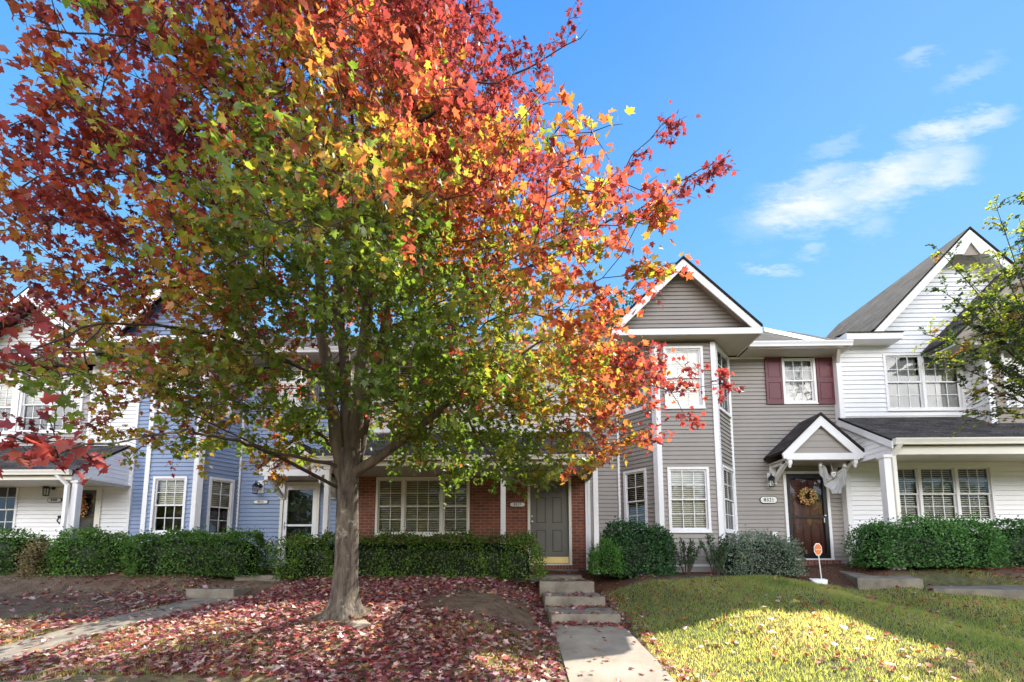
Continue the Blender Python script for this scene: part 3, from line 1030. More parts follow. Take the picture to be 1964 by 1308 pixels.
fb = MB(); flat_wall(fb, FD, FLOOR - .35, wz0 - .02, (), .012, cut_bay[1], d_door[0]); fb.build('foundation', M['foundation'], D)
fb = MB(); flat_wall(fb, FD, FLOOR - .35, wz0 - .02, (), .012, d_door[1], FD.L)
fb.build('foundation', M['foundation'], D)
tr = MB()
for F_ in (FBL, FBF, FBR): obox(tr, F_, 0, F_.L, wz0 - .03, wz0 + .02, .0, .022)
obox(tr, FD, d_door[1] + .03, FD.L, wz0 - .03, wz0 + .02, 0, .022)
for (x, y) in ((xl, bay_f), (xr, bay_f)):
    s = -1 if x == xl else 1
    tr.prism([(x - s * .075, y - .038, wz0), (x + s * .032, y - .038, wz0), (x + s * .105, y + .052, wz0), (x + s * .05, y + .075, wz0), (x, y + .004, wz0), (x - s * .075, y - .002, wz0)], (0, 0, bay_top - wz0))
for x in (xbl, xbr):
    tr.box(x - .028, x + .028, WY - .05, WY + .01, wz0, bay_top - .02)
tr.box(X_CD, X_DE - .06, WY - .035, WY, z_top_main - .05, z_top_main - .001)
tr.box(X_CD - .03, X_CD + .03, WY - .04, WY + .01, wz0, z_top_main - .06)
build_each(tr, 'corner_trim', M['white'], D)
window(D, FD, w_small, upper='curtain', lower='curtain')
window(D, FBL, w_bl_lo, cols=(2,)); window(D, FBL, w_bl_up, cols=(2,), upper='shade', lower='blind')
window(D, FBF, w_bf_lo, cols=(3,), tilt=.75); window(D, FBF, w_bf_up, cols=(3,), upper='shade', lower='blind', tilt=.8)
window(D, FBR, w_br_lo, cols=(2,), upper='blind', lower='screen'); window(D, FBR, w_br_up, cols=(2,), upper='blind', lower='screen')
for (u0, u1) in ((1467, 1499), (1565, 1597)):
    a0, a1, z0, z1 = FD.rect(u0, 687, u1, 776)
    b = MB(); obox(b, FD, a0, a1, z0, z1, .018, .04)
    st = .05
    for (s, e, zb, zt) in ((a0, a0 + st, z0, z1), (a1 - st, a1, z0, z1), (a0 + st, a1 - st, z1 - .09, z1), (a0 + st, a1 - st, z0, z0 + .11), (a0 + st, a1 - st, z0 + (z1 - z0) * .46, z0 + (z1 - z0) * .56)):
        obox(b, FD, s, e, zb, zt, .04, .052)
    for zb, zt in ((z0 + .11, z0 + (z1 - z0) * .46), (z0 + (z1 - z0) * .56, z1 - .09)):
        obox(b, FD, a0 + st + .025, a1 - st - .025, zb + .025, zt - .025, .04, .049)
    b.build('shutter', M['maroon'], D)


def panel_door(house, F, r, face, frame, name='door', storm=None, kick=None, glazed=False, handle_side=1):
    a0, a1, z0, z1 = r
    c = MB(); cw = .065
    obox(c, F, a0, a0 + cw, z0, z1, -.06, .04); obox(c, F, a1 - cw, a1, z0, z1, -.06, .04); obox(c, F, a0 + cw, a1 - cw, z1 - cw, z1, -.06, .04)
    obox(c, F, a0 + .0, a1 - .0, z0 - .035, z0, -.1, .06)
    fo = c.build('door_frame', M[frame], house)
    b0, b1, t = a0 + cw, a1 - cw, z1 - cw
    d = MB(); obox(d, F, b0, b1, z0, t, -.075, -.035)
    gr = MB()
    W_, H_ = b1 - b0, t - z0
    def field(x0, x1, y0, y1):
        X0, X1, Y0, Y1 = b0 + W_ * x0, b0 + W_ * x1, z0 + H_ * y0, z0 + H_ * y1
        g = .018
        for (s, e, zb, zt) in ((X0, X0 + g, Y0, Y1), (X1 - g, X1, Y0, Y1), (X0 + g, X1 - g, Y0, Y0 + g), (X0 + g, X1 - g, Y1 - g, Y1)):
            obox(gr, F, s, e, zb, zt, -.035, -.032)
        obox(d, F, X0 + .035, X1 - .035, Y0 + .035, Y1 - .035, -.035, -.028)
        g = .008
        for (s, e, zb, zt) in ((X0 + .03, X0 + .03 + g, Y0 + .03, Y1 - .03), (X1 - .03 - g, X1 - .03, Y0 + .03, Y1 - .03)):
            obox(gr, F, s, e, zb, zt, -.035, -.031)
    for x0, x1 in ((.15, .41), (.57, .83)):
        field(x0, x1, .855, .94); field(x0, x1, .485, .795); field(x0, x1, .14, .40)
    do = d.build(name, M[face], house)
    gr.build('panel_groove_shade', M['groove_shade'] if face == 'door_gray' else M['black'], do)  # raised dark strips; the grooves' shade is put into their colour
    if kick:
        k = MB(); obox(k, F, b0 + .01, b1 - .01, z0 + .012, z0 + .165, -.035, -.027); k.build('kick_plate', M['brass'], do)
    hx = b0 + .045 if handle_side < 0 else b1 - .06
    h = MB()
    h.lathe(F.p(hx, z0 + H_ * .50, -.035), [(.028, 0), (.028, .012), (.012, .02), (.012, .045), (.028, .05), (.026, .07), (.01, .078)], 12, 'y')
    h.build('handle', M['steel'], do)
    h = MB()
    h.lathe(F.p(hx, z0 + H_ * .565, -.035), [(.026, 0), (.026, .015), (.018, .022)], 12, 'y')
    h.build('deadbolt', M['steel'], do)
    return do


wood = panel_door(D, FD, d_door, 'wood_door', 'white', handle_side=1)
a0, a1, z0, z1 = d_door
sd = MB(); cw = .07
q0, q1, zt = a0 + .068, a1 - .068, z1 - .068
for (s, e, b_, t_) in ((q0, q0 + .085, z0, zt), (q1 - .085, q1, z0, zt), (q0 + .085, q1 - .085, zt - .11, zt), (q0 + .085, q1 - .085, z0, z0 + .12)):
    obox(sd, FD, s, e, b_, t_, -.02, .03)
obox(sd, FD, q0 + .085, q1 - .085, z0 + .98, z0 + 1.02, -.02, .02)
so_ = sd.build('storm_door', M['black'], D)
gl = MB(); gl.face([FD.p(q0 + .08, z0 + .1, 0), FD.p(q1 - .08, z0 + .1, 0), FD.p(q1 - .08, zt - .1, 0), FD.p(q0 + .08, zt - .1, 0)])
gl.build('pane', M['glass'], so_)
hb = MB(); obox(hb, FD, q1 - .115, q1 - .10, z0 + .86, z0 + .97, .03, .055); hb.build('handle', M['steel'], so_)
bs = MB(); obox(bs, FD, a0 - .05, a1 + .08, FLOOR - .12, z0 - .04, .01, .16); bs.build('brick_sill', M['brick_upright'], D)
wall_lamp(D, FD, 1473, 922)
number_plate(D, FD, 1456, 952, 1490, 966, '8321')
Rd = main_roof(D, X_CD, X_DE)
# bay gable
gpx = WX(1310, 495, 9.72); gpz = WZ(497, 9.72); gy = 9.72
half = WX(1462, 628, gy) - gpx; gez = WZ(629, gy)
r = MB(); t = Vector((0, 0, -.055))
r.slab((gpx - half, RIDGE_Y, gez), (gpx - half, gy - .03, gez), (gpx, gy - .03, gpz), (gpx, RIDGE_Y, gpz), t)
r.slab((gpx + half, gy - .03, gez), (gpx + half, RIDGE_Y, gez), (gpx, RIDGE_Y, gpz), (gpx, gy - .03, gpz), t)
br_ = r.build('bay_roof', M['shingle_pale'], D)


def rake(mb, xc, zc, x0, z0, y, depth, thick=.035, drop=.06):
    k = abs((zc - z0) / (xc - x0)); dz = depth / math.cos(math.atan(k))
    s = 1 if xc > x0 else -1
    mb.prism([(x0, y, z0 - drop), (xc, y, zc - drop), (xc, y, zc - drop - dz), (x0 + s * dz / k * .999, y, z0 - drop), ], (0, thick, 0))


w = MB()
rake(w, gpx, gpz, gpx - half, gez, gy, .155); rake(w, gpx, gpz, gpx + half, gez, gy, .155)
w.box(gpx - half, gpx + half, gy + .005, gy + .04, gez - .20, gez - .061)
w.box(gpx - half, gpx - half + .03, gy + .045, WY, gez - .20, gez - .061); w.box(gpx + half - .03, gpx + half, gy + .045, WY - .001, gez - .20, gez - .061)
w.build('rake_board', M['white'], br_)
g = MB()
Fg = Face2(gpx - half, gy + .34, gpx + half, gy + .34)
kk = half / (gpz - gez)
siding(g, Fg, gez - .06, gpz - .06, (), 0.10, .023, left=lambda z: max(0, (z - gez + .06) * kk), right=lambda z: 2 * half - max(0, (z - gez + .06) * kk))
g.build('gable_wall', M['taupe'], br_)
sf = MB()
for sgn in (1, -1):                                             # sloping soffits between rake board and gable wall
    a = Vector((gpx - sgn * half, gy + .035, gez - .09)); c = Vector((gpx, gy + .035, gpz - .09))
    sf.face([a, c, c + Vector((0, .31, 0)), a + Vector((0, .31, 0))])
sf.box(gpx - half + .03, gpx + half - .03, gy + .04, WY + .0, gez - .185, gez - .165)
sf.build('soffit', M['soffit'], br_)
ledge = MB(); ledge.slab((gpx - half, gy + .045, gez - .06), (gpx + half, gy + .045, gez - .06), (gpx + half, gy + .33, gez + .0), (gpx - half, gy + .33, gez + .0), (0, 0, -.02))
ledge.build('gable_ledge', M['shingle'], br_)
eave_trim(D, gpx + half + .01, X_DE + .08, Rd)
fl = MB(); fl.beam(W(1466, 628, 10.55), W(1617, 659, 10.55), (0, .03, 0), (0, 0, -.10)); fl.build('flashing', M['steel'], Rd)
canopy(D, 5.93, 7.72, None, 10.10, WY - .02, 2.44, 3.33, 'taupe')
shell(D, X_CD, X_DE, WY, 4.9, 'taupe')
downspout(D, [(WX(1607, 668, 10.5), WY - .42, 5.03), (WX(1607, 700, 10.8), WY - .06, 4.72), (X_DE - .02, WY - .06, 4.6), (X_DE - .02, WY - .06, 3.45), (X_DE + .22, WY - .10, 3.32)], m='cream')
cap = MB(); a_, z_ = FD.hit(1484, 1024); obox(cap, FD, a_ - .06, a_ + .06, z_ - .08, z_ + .05, .01, .06); cap.build('wall_vent', M['white'], D, bevel=.01)

# ---- E : white house on the right, with porch, tall gable and tan bay
EY = 10.75
E = thing('white_townhouse', (10.6, EY, FLOOR), 'white sided townhouse with a tall gable, long dark porch roof and tan bay', 'house')
XE1 = 14.2
FE = Face2(X_DE, EY, XE1, EY)
FT_Y = 10.25
xt0 = WX(1893, 730, FT_Y)
w_e_up = FE.rect(1696, 678, 1845, 787)
w_e_lo = FE.rect(1708, 893, 1905, 1002)
mb = MB()
eb = FLOOR + .32
siding(mb, FE, eb, 5.15, [w_e_up, w_e_lo], .115)
gE_x, gE_z, gE_y = WX(1860, 450, 10.35), WZ(452, 10.35), 10.35
gE_half = gE_x - WX(1676, 640, 10.35); gE_ez = WZ(640, 10.35)
kE = gE_half / (gE_z - gE_ez)
offx = gE_x - gE_half - X_DE
siding(mb, FE, 5.15, gE_z - .03, (), .115, .023, left=lambda z: offx + max(-.3, (z - gE_ez) * kE), right=lambda z: offx + 2 * gE_half - (z - gE_ez) * kE)
FTs = Face2(xt0, EY, xt0, FT_Y)          # return wall of the tan bay (faces left)
ret = MB()
mb.build('wall', M['white_siding'], E)
FTr = Face2(xt0, EY, xt0 + 1e-6, FT_Y)
Fs = Face2(xt0, EY, xt0, FT_Y)
siding(ret, Fs, 3.1, 5.1, (), .115)
ret.build('bay_side_wall', M['white_siding'], E)
FT = Face2(xt0, FT_Y, XE1, FT_Y)
w_t = FT.rect(1922, 668, 2060, 780)
mb = MB(); siding(mb, FT, 3.0, 5.0, [w_t], .20, .014)
tp_x = WX(2010, 500, 9.85); tp_y = 9.85; tez = WZ(655, tp_y); th = tp_x - WX(1832, 655, tp_y); tpz = tez + th * .98
FTg = Face2(tp_x - th, FT_Y, tp_x + th, FT_Y)
kT = 1 / .98
siding(mb, FTg, tez + .0, tpz - .1, (), .20, .014, left=lambda z: (z - tez + .06) * kT, right=lambda z: 2 * th - (z - tez + .06) * kT)
mb.build('bay_wall', M['tan'], E)
window(E, FE, w_e_up, units=((0, .5), (.5, 1)), cols=(3, 3), upper='curtain', lower='screen')
window(E, FE, w_e_lo, units=((0, .28), (.28, .66), (.66, 1)), cols=(2, 3, 3), upper='blind', lower='blind', tilt=.55)
window(E, FT, w_t, units=((0, .5), (.5, 1)), cols=(3, 3), upper='shade', lower='screen')
tr = MB()
tr.box(xt0 - .025, xt0 + .11, FT_Y - .025, FT_Y + .0, 3.0, 5.02)
tr.box(xt0 - .025, xt0 - .0, FT_Y, FT_Y + .10, 3.0, 5.02)
tr.box(xt0 + .115, XE1, FT_Y - .03, FT_Y, 4.93, 5.06); tr.box(xt0 + .115, XE1, FT_Y - .03, FT_Y, 3.0, 3.06)
tr.box(X_DE - .06, X_DE + .06, EY - .03, EY + .15, eb, 5.1)
tr.box(X_DE, WX(1700, 1057, EY), EY - .04, EY, eb - .03, eb + .02)
build_each(tr, 'corner_trim', M['white'], E)
fb = MB(); flat_wall(fb, FE, FLOOR - .4, eb - .03, (), .02); fb.build('foundation', M['foundation'], E)
# roofs
r = MB(); t = Vector((0, 0, -.06)); fy = gE_y - .03; by = 14.9
r.slab((gE_x - gE_half, by, gE_ez), (gE_x - gE_half, fy, gE_ez), (gE_x, fy, gE_z), (gE_x, by, gE_z), t)
r.slab((gE_x + gE_half, fy, gE_ez), (gE_x + gE_half, by, gE_ez), (gE_x, by, gE_z), (gE_x, fy, gE_z), t)
Re = r.build('roof', M['shingle_pale'], E)
bk = MB(); bk.prism([(gE_x - gE_half, by - .1, gE_ez - .05), (gE_x + gE_half, by - .1, gE_ez - .05), (gE_x, by - .1, gE_z - .07)], (0, .05, 0)); bk.build('back_gable', M['white_siding'], E)
w = MB()
rake(w, gE_x, gE_z, gE_x - gE_half, gE_ez, gE_y, .17); rake(w, gE_x, gE_z, gE_x + gE_half, gE_ez, gE_y, .17)
pk = .62                                                        # boxed peak of the gable
w.prism([(gE_x - pk, gE_y - .012, gE_z - .07 - pk / kE), (gE_x, gE_y - .012, gE_z - .07), (gE_x + pk, gE_y - .012, gE_z - .07 - pk / kE), (gE_x + .2, gE_y - .012, gE_z - .07 - pk / kE), (gE_x, gE_y - .012, gE_z - .40), (gE_x - .2, gE_y - .012, gE_z - .07 - pk / kE)], (0, .011, 0))
x0e, x1e = X_DE - .02, WX(1733, 650, 10.35)
w.box(x0e, x1e, gE_y + .01, EY, gE_ez - .24, gE_ez - .07)
w.build('rake_board', M['white'], Re)
w = MB(); w.slab((x0e, gE_y - .02, gE_ez - .07), (x1e + .02, gE_y - .02, gE_ez - .07), (x1e + .02, EY, gE_ez + .02), (x0e, EY, gE_ez + .02), (0, 0, -.015)); w.build('eave_return', M['shingle'], Re)
pt = MB(); pt.face([(gE_x - .2, gE_y + .03, gE_z - .07 - pk / kE), (gE_x + .2, gE_y + .03, gE_z - .07 - pk / kE), (gE_x, gE_y + .03, gE_z - .38)]); pt.build('peak_panel', M['tan'], Re)
sf = MB()
for sgn in (1, -1):
    a_ = Vector((gE_x - sgn * gE_half, gE_y + .036, gE_ez - .10)); c_ = Vector((gE_x, gE_y + .036, gE_z - .10)); dd_ = Vector((0, EY - gE_y - .03, 0))
    sf.face([a_, c_, c_ + dd_, a_ + dd_])
sf.build('soffit', M['white'], Re)
# tan bay roof
r = MB(); fy = tp_y - .03
r.slab((tp_x - th, 12.5, tez), (tp_x - th, fy, tez), (tp_x, fy, tpz), (tp_x, 12.5, tpz), t)
r.slab((tp_x + th, fy, tez), (tp_x + th, 12.5, tez), (tp_x, 12.5, tpz), (tp_x, fy, tpz), t)
Rt = r.build('bay_roof', M['shingle'], E)
w = MB(); rake(w, tp_x, tpz, tp_x - th, tez, tp_y, .16); rake(w, tp_x, tpz, tp_x + th, tez, tp_y, .16); w.build('rake_board', M['tan'], Rt)
sf = MB(); sf.box(tp_x - th + .05, tp_x + th, tp_y + .04, FT_Y + .3, tez - .19, tez - .15); sf.build('soffit', M['soffit'], Rt)
# porch
py0 = 9.28; pz0 = WZ(846, py0); pz1 = WZ(806, EY); px0 = X_DE - .10
r = MB(); r.slab((px0, py0, pz0), (XE1, py0, pz0), (XE1, EY + .0, pz1), (px0, EY, pz1), (0, 0, -.05))
Rp = r.build('porch_roof', M['shingle'], E)
g = MB(); gutter(g, px0 + .03, XE1, py0, pz0 - .14, .13, .10); g.box(px0 + .05, XE1, py0 + .05, py0 + .20, pz0 - .33, pz0 - .15)
g.build('gutter', M['cream'], Rp)
cl = MB(); cl.box(px0 + .1, XE1, py0 + .2, EY, pz0 - .2, pz0 - .17); cl.build('porch_ceiling', M['cream'], Rp)
sd_ = MB()
Fsd = Face2(px0 + .06, EY, px0 + .06, py0 + .05)
ksl = (pz1 - pz0) / (EY - py0)
siding(sd_, Fsd, pz0 - .30, pz1 - .06, (), .11, .014, left=lambda z: 0, right=lambda z: min(Fsd.L, max(0, (pz1 - .06 - z) / ksl)))
sd_.build('porch_side_panel', M['white_siding'], Rp)
w = MB(); w.beam((px0 - .01, py0 - .02, pz0 - .06), (px0 - .01, EY, pz1 - .06), (.035, 0, 0), (0, 0, -.15)); w.build('porch_rake', M['white'], Rp)
p = MB(); colx = WX(1703, 950, 9.40); vpost(p, colx, 9.40, .15, FLOOR - .1, pz0 - .33); p.box(colx - .1, colx + .1, 9.30, 9.50, pz0 - .40, pz0 - .33)
p.build('porch_post', M['white'], E, bevel=.008)
downspout(E, [(WX(1728, 855, 9.2), 9.20, pz0 - .12), (colx + .12, 9.33, pz0 - .36), (colx + .12, 9.33, FLOOR)], m='cream')
stp = MB(); stp.box(X_DE + .05, X_DE + 1.35, 9.95, EY, FLOOR - .25, FLOOR + .10); stp.build('porch_floor', M['concrete_old'], E)
shell(E, X_DE, XE1, EY, 5.1, 'white_siding', left=False)
dsw = MB(); dsw.face([(X_DE, 15, FLOOR), (X_DE, EY, FLOOR), (X_DE, EY, 5.1), (X_DE, 15, 5.1)]); dsw.build('party_wall', M['white_siding'], E)

# ---- C : brick-front house in the middle
C = thing('brick_townhouse', (-1.5, WY, FLOOR), 'townhouse with a red brick front, white posts and grey front door under a porch roof', 'house')
FC = Face2(X_BC, WY, X_CD, WY)
w_c = FC.rect(721, 915, 901, 1027)
d_c = FC.rect(1012, 916, 1096, 1081)
xm_ = WX(642, 950, WY)
zpt = WZ(829, WY)
mb = MB(); flat_wall(mb, FC, FLOOR - .35, zpt - .1, [w_c, d_c])
for rr in (w_c, d_c):                                           # brick reveals
    for (s, e) in (((rr[0], rr[2]), (rr[0], rr[3])), ((rr[1], rr[3]), (rr[1], rr[2]))):
        mb.face([FC.p(*s, 0), FC.p(*e, 0), FC.p(*e, -.12), FC.p(*s, -.12)])
mb.build('brick_wall', M['brick'], C)
sc = MB()
obox(sc, FC, 0, FC.L, w_c[3] + .005, w_c[3] + .20, .0, .006); sc.build('soldier_course', M['brick_upright'], C)
sil = MB(); obox(sil, FC, d_c[0] - .02, d_c[1] + .02, d_c[2] - .135, d_c[2] - .037, .002, .09); sil.build('brick_sill', M['brick_upright'], C)
mb = MB()
w_c_up = FC.rect(735, 672, 905, 782)
w_c_up2 = FC.rect(955, 690, 1020, 780)
siding(mb, FC, zpt - .1, z_top_main, [w_c_up, w_c_up2], .10)
mb.build('upper_wall', M['pink_siding'], C)
window(C, FC, w_c, units=((0, .285), (.285, .715), (.715, 1)), cols=(2, 3, 2), upper='blind', lower='blind', trim='cream', tilt=.62)
window(C, FC, w_c_up, units=((0, .5), (.5, 1)), cols=(3, 3))
window(C, FC, w_c_up2, cols=(3,))
panel_door(C, FC, d_c, 'door_gray', 'cream', kick=True, handle_side=-1)
number_plate(C, FC, 977, 963, 1008, 973, '8317')
pyC = 9.32; pzC = WZ(873, pyC); pxl, pxr = X_BC - .05, 1.70
r = MB(); r.slab((pxl, pyC, pzC), (pxr, pyC, pzC), (X_CD + .02, WY, zpt), (pxl, WY, zpt), (0, 0, -.05))
Rc = r.build('porch_roof', M['shingle'], C)
g = MB(); gutter(g, pxl, pxr, pyC, pzC - .10, .09, .09); g.box(pxl + .05, pxr - .08, pyC + .04, pyC + .17, pzC - .20, pzC - .11)
g.build('gutter', M['cream'], Rc)
cl = MB(); cl.box(pxl + .05, pxr - .1, pyC + .17, WY, pzC - .16, pzC - .14); cl.box(pxr - .12, pxr - .1, pyC + .17, WY - .001, pzC - .30, pzC - .02); cl.build('porch_ceiling', M['soffit'], Rc)
for u in (627, 965, 1142):
    x = WX(u, 960, 9.46)
    p = MB(); vpost(p, x, 9.46, .105, FLOOR - .12, pzC - .20); p.box(x - .075, x + .075, 9.385, 9.535, pzC - .26, pzC - .20); p.box(x - .07, x + .07, 9.39, 9.53, FLOOR - .12, FLOOR + .04)
    p.build('porch_post', M['white'], C, bevel=.006)
pf = MB(); pf.box(X_BC + .02, 0.02, 9.35, WY - .02, FLOOR - .28, FLOOR - .10); pf.build('porch_floor', M['concrete_old'], C)
tr = MB(); tr.box(X_CD - .09, X_CD - .035, WY - .04, WY, FLOOR - .2, zpt - .25); tr.box(X_BC, X_CD - .04, WY - .03, WY, zpt + .02, zpt + .10); build_each(tr, 'corner_trim', M['white'], C)
Rm = main_roof(C, X_BC, X_CD, 'shingle')
eave_trim(C, X_BC, X_CD, Rm)
shell(C, X_BC, X_CD, WY, 4.9, 'pink_siding')
downspout(C, [(X_CD - .12, WY - .45, 5.05), (X_CD - .08, WY - .05, 4.7), (X_CD - .08, WY - .05, zpt + .25), (X_CD - .20, WY - .12, zpt + .05)])

# ---- B : blue house
B = thing('blue_townhouse', (-7.3, WY, FLOOR), 'blue sided townhouse with a bay window and a white storm door', 'house')
FBm = Face2(X_AB, WY, X_BC, WY)
bx0, bx1 = WX(279, 950, bay_f), WX(376, 950, bay_f)
bb0, bb1 = bx0 - .72, WX(459, 950, WY)
GL = Face2(bb0, WY, bx0, bay_f); GF = Face2(bx0, bay_f, bx1, bay_f); GR = Face2(bx1, bay_f, bb1, WY)
v_f_lo = GF.rect(292, 914, 357, 1024); v_r_lo = GR.rect(397, 917, 446, 1029); v_l_lo = (.25, .75, v_f_lo[2], v_f_lo[3])
v_f_up = GF.rect(296, 682, 360, 790); v_r_up = GR.rect(400, 690, 446, 796); v_l_up = (.25, .75, v_f_up[2], v_f_up[3])
d_b = FBm.rect(537, 925, 612, 1083)
v_b_up = FBm.rect(530, 705, 590, 780)
cutb = (bb0 - X_AB, bb1 - X_AB, -5, 20)
mb = MB()
siding(mb, FBm, wz0, z_top_main, [cutb, d_b, v_b_up])
for F_, ops in ((GL, [v_l_lo, v_l_up]), (GF, [v_f_lo, v_f_up]), (GR, [v_r_lo, v_r_up])): siding(mb, F_, wz0, bay_top, ops)
mb.build('wall', M['blue'], B)
fb = MB()
for F_ in (GL, GF, GR):
    fb = MB(); flat_wall(fb, F_, FLOOR - .35, wz0 - .02, (), .012); fb.build('bay_foundation', M['foundation'], B)
fb = MB()
flat_wall(fb, FBm, FLOOR - .35, wz0 - .02, (cutb,), .012)
fb.build('foundation', M['foundation'], B)
tr = MB()
for (x, y, s) in ((bx0, bay_f, -1), (bx1, bay_f, 1)):
    tr.prism([(x - s * .075, y - .038, wz0), (x + s * .032, y - .038, wz0), (x + s * .105, y + .052, wz0), (x + s * .05, y + .075, wz0), (x, y + .004, wz0), (x - s * .075, y - .002, wz0)], (0, 0, bay_top - wz0))
for x in (bb0, bb1): tr.box(x - .03, x + .03, WY - .05, WY + .01, wz0, bay_top - .02)
tr.box(X_AB - .03, X_AB + .03, WY - .04, WY + .01, wz0, z_top_main)
tr.box(X_AB, bb0 - .1, WY - .03, WY, wz0 - .03, wz0 + .02); tr.box(bb1 + .1, X_BC, WY - .03, WY, wz0 - .03, wz0 + .02)
build_each(tr, 'corner_trim', M['white'], B)
window(B, GF, v_f_lo, cols=(3,), upper='blind', lower='none', tilt=.8); window(B, GR, v_r_lo, cols=(2,), upper='blind', lower='none', tilt=.8); window(B, GL, v_l_lo, cols=(2,), upper='blind', lower='none')
window(B, GF, v_f_up, cols=(3,), upper='blind', lower='screen'); window(B, GR, v_r_up, cols=(2,), upper='blind', lower='screen'); window(B, GL, v_l_up, cols=(2,), upper='blind', lower='screen')
window(B, FBm, v_b_up, cols=(3,), upper='blind', lower='screen')
for s in (-1, 1):
    a = v_b_up[0] - .34 if s < 0 else v_b_up[1] + .02
    b = MB(); obox(b, FBm, a, a + .32, v_b_up[2], v_b_up[3], .018, .045); obox(b, FBm, a + .06, a + .26, v_b_up[2] + .1, v_b_up[2] + .5, .045, .055); obox(b, FBm, a + .06, a + .26, v_b_up[2] + .6, v_b_up[3] - .08, .045, .055)
    b.build('shutter', M['black'], B)
# white storm door
a0, a1, z0, z1 = d_b
c = MB(); cw = .07
obox(c, FBm, a0, a0 + cw, z0, z1, -.06, .045); obox(c, FBm, a1 - cw, a1, z0, z1, -.06, .045); obox(c, FBm, a0 + cw, a1 - cw, z1 - cw, z1, -.06, .045)
c.build('door_frame', M['cream'], B)
sd = MB(); q0, q1, zt = a0 + cw + .005, a1 - cw - .005, z1 - cw - .005; sw = .10
for (s, e, b_, t_) in ((q0, q0 + sw, z0, zt), (q1 - sw, q1, z0, zt), (q0 + sw, q1 - sw, zt - .12, zt), (q0 + sw, q1 - sw, z0, z0 + .16), (q0 + sw, q1 - sw, z0 + .95, z0 + 1.0)):
    obox(sd, FBm, s, e, b_, t_, -.03, .02)
so2 = sd.build('storm_door', M['white'], B)
gl = MB(); gl.face([FBm.p(q0 + .08, z0 + .1, -.005), FBm.p(q1 - .08, z0 + .1, -.005), FBm.p(q1 - .08, zt - .1, -.005), FBm.p(q0 + .08, zt - .1, -.005)]); gl.build('pane', M['glass'], so2)
hb = MB(); obox(hb, FBm, q0 + .03, q0 + .05, z0 + .88, z0 + 1.06, .02, .05); obox(hb, FBm, q0 + .03, q0 + .13, z0 + .955, z0 + .975, .035, .05); hb.build('handle', M['steel'], so2)
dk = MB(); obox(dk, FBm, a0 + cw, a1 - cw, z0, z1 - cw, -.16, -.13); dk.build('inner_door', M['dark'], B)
wall_lamp(B, FBm, 497, 936)
number_plate(B, FBm, 487, 959, 516, 967, '8313')
vx, vz = FBm.hit(515, 1040)
vt = MB(); obox(vt, FBm, vx - .11, vx + .11, vz - .09, vz + .04, .0, .05); vt.beam(FBm.p(vx - .09, vz + .02, .05), FBm.p(vx + .09, vz + .02, .05), FBm.N * .05 + Vector((0, 0, -.09)), Vector((0, 0, -.01))); vt.build('dryer_vent', M['white'], B, bevel=.006)
canopy(B, -6.22, -4.62, None, 10.10, WY - .02, WZ(893, 10.1), WZ(838, 10.1), 'mauve')
Rb = main_roof(B, X_AB, X_BC, 'shingle')
eave_trim(B, X_AB, X_BC, Rb)
gx = (bx0 + bx1) / 2
r = MB(); hb_ = half
r.slab((gx - hb_, RIDGE_Y, gez), (gx - hb_, gy - .03, gez), (gx, gy - .03, gpz), (gx, RIDGE_Y, gpz), (0, 0, -.055))
r.slab((gx + hb_, gy - .03, gez), (gx + hb_, RIDGE_Y, gez), (gx, RIDGE_Y, gpz), (gx, gy - .03, gpz), (0, 0, -.055))
Rbb = r.build('bay_roof', M['shingle'], B)
w = MB(); rake(w, gx, gpz, gx - hb_, gez, gy, .22); rake(w, gx, gpz, gx + hb_, gez, gy, .22); w.box(gx - hb_, gx + hb_, gy + .005, gy + .04, gez - .20, gez - .061); w.build('rake_board', M['white'], Rbb)
g = MB(); Fg = Face2(gx - hb_, gy + .34, gx + hb_, gy + .34)
siding(g, Fg, gez - .06, gpz - .06, (), 0.10, .023, left=lambda z: max(0, (z - gez + .06) * kk), right=lambda z: 2 * half - max(0, (z - gez + .06) * kk)); g.build('gable_wall', M['blue'], Rbb)
sf = MB(); sf.box(gx - hb_ + .03, gx + hb_ - .03, gy + .04, WY, gez - .185, gez - .165); sf.build('soffit', M['soffit'], Rbb)
shell(B, X_AB, X_BC, WY, 4.9, 'blue')
downspout(B, [(X_BC + .22, WY - .1, 2.35), (X_BC + .20, WY - .06, 2.2), (X_BC + .20, WY - .06, .9)], w=.05, d=.04, m='cream', name='conduit')

# ---- A : white house at the left edge
A = thing('white_porch_townhouse', (-12.0, WY, FLOOR), 'cream white townhouse with mauve upper wall and a side gabled porch at the left edge', 'house')
XA0 = -16.0
FA = Face2(XA0, WY, X_AB, WY)
w_a_lo = FA.rect(-60, 925, 34, 1030)
d_a = FA.rect(135, 926, 193, 1083)
w_a_up = FA.rect(40, 722, 160, 830)
w_a_up2 = FA.rect(-70, 732, 28, 832)
za1 = WZ(862, WY)
mb = MB(); siding(mb, FA, wz0, za1 - .05, [w_a_lo, d_a], .105); 
x_mid = WX(33, 780, WY) - XA0
x_mr = WX(176, 780, WY) - XA0
siding(mb, FA, za1 - .05, 5.3, [w_a_up2], .105, right=lambda z: x_mid)
siding(mb, FA, za1 - .05, 5.3, [], .105, left=lambda z: x_mr)
gax = WX(57, 530, 10.4); gaz = WZ(532, 10.4); ga_ez = 5.25; ga_h = (gaz - ga_ez) * 1.12
kA = ga_h / (gaz - ga_ez); oa = gax - ga_h - XA0
siding(mb, FA, 5.3, gaz - .08, (), .105, .023, left=lambda z: oa + (z - ga_ez) * kA, right=lambda z: oa + 2 * ga_h - (z - ga_ez) * kA)
mb.build('wall', M['white_siding'], A)
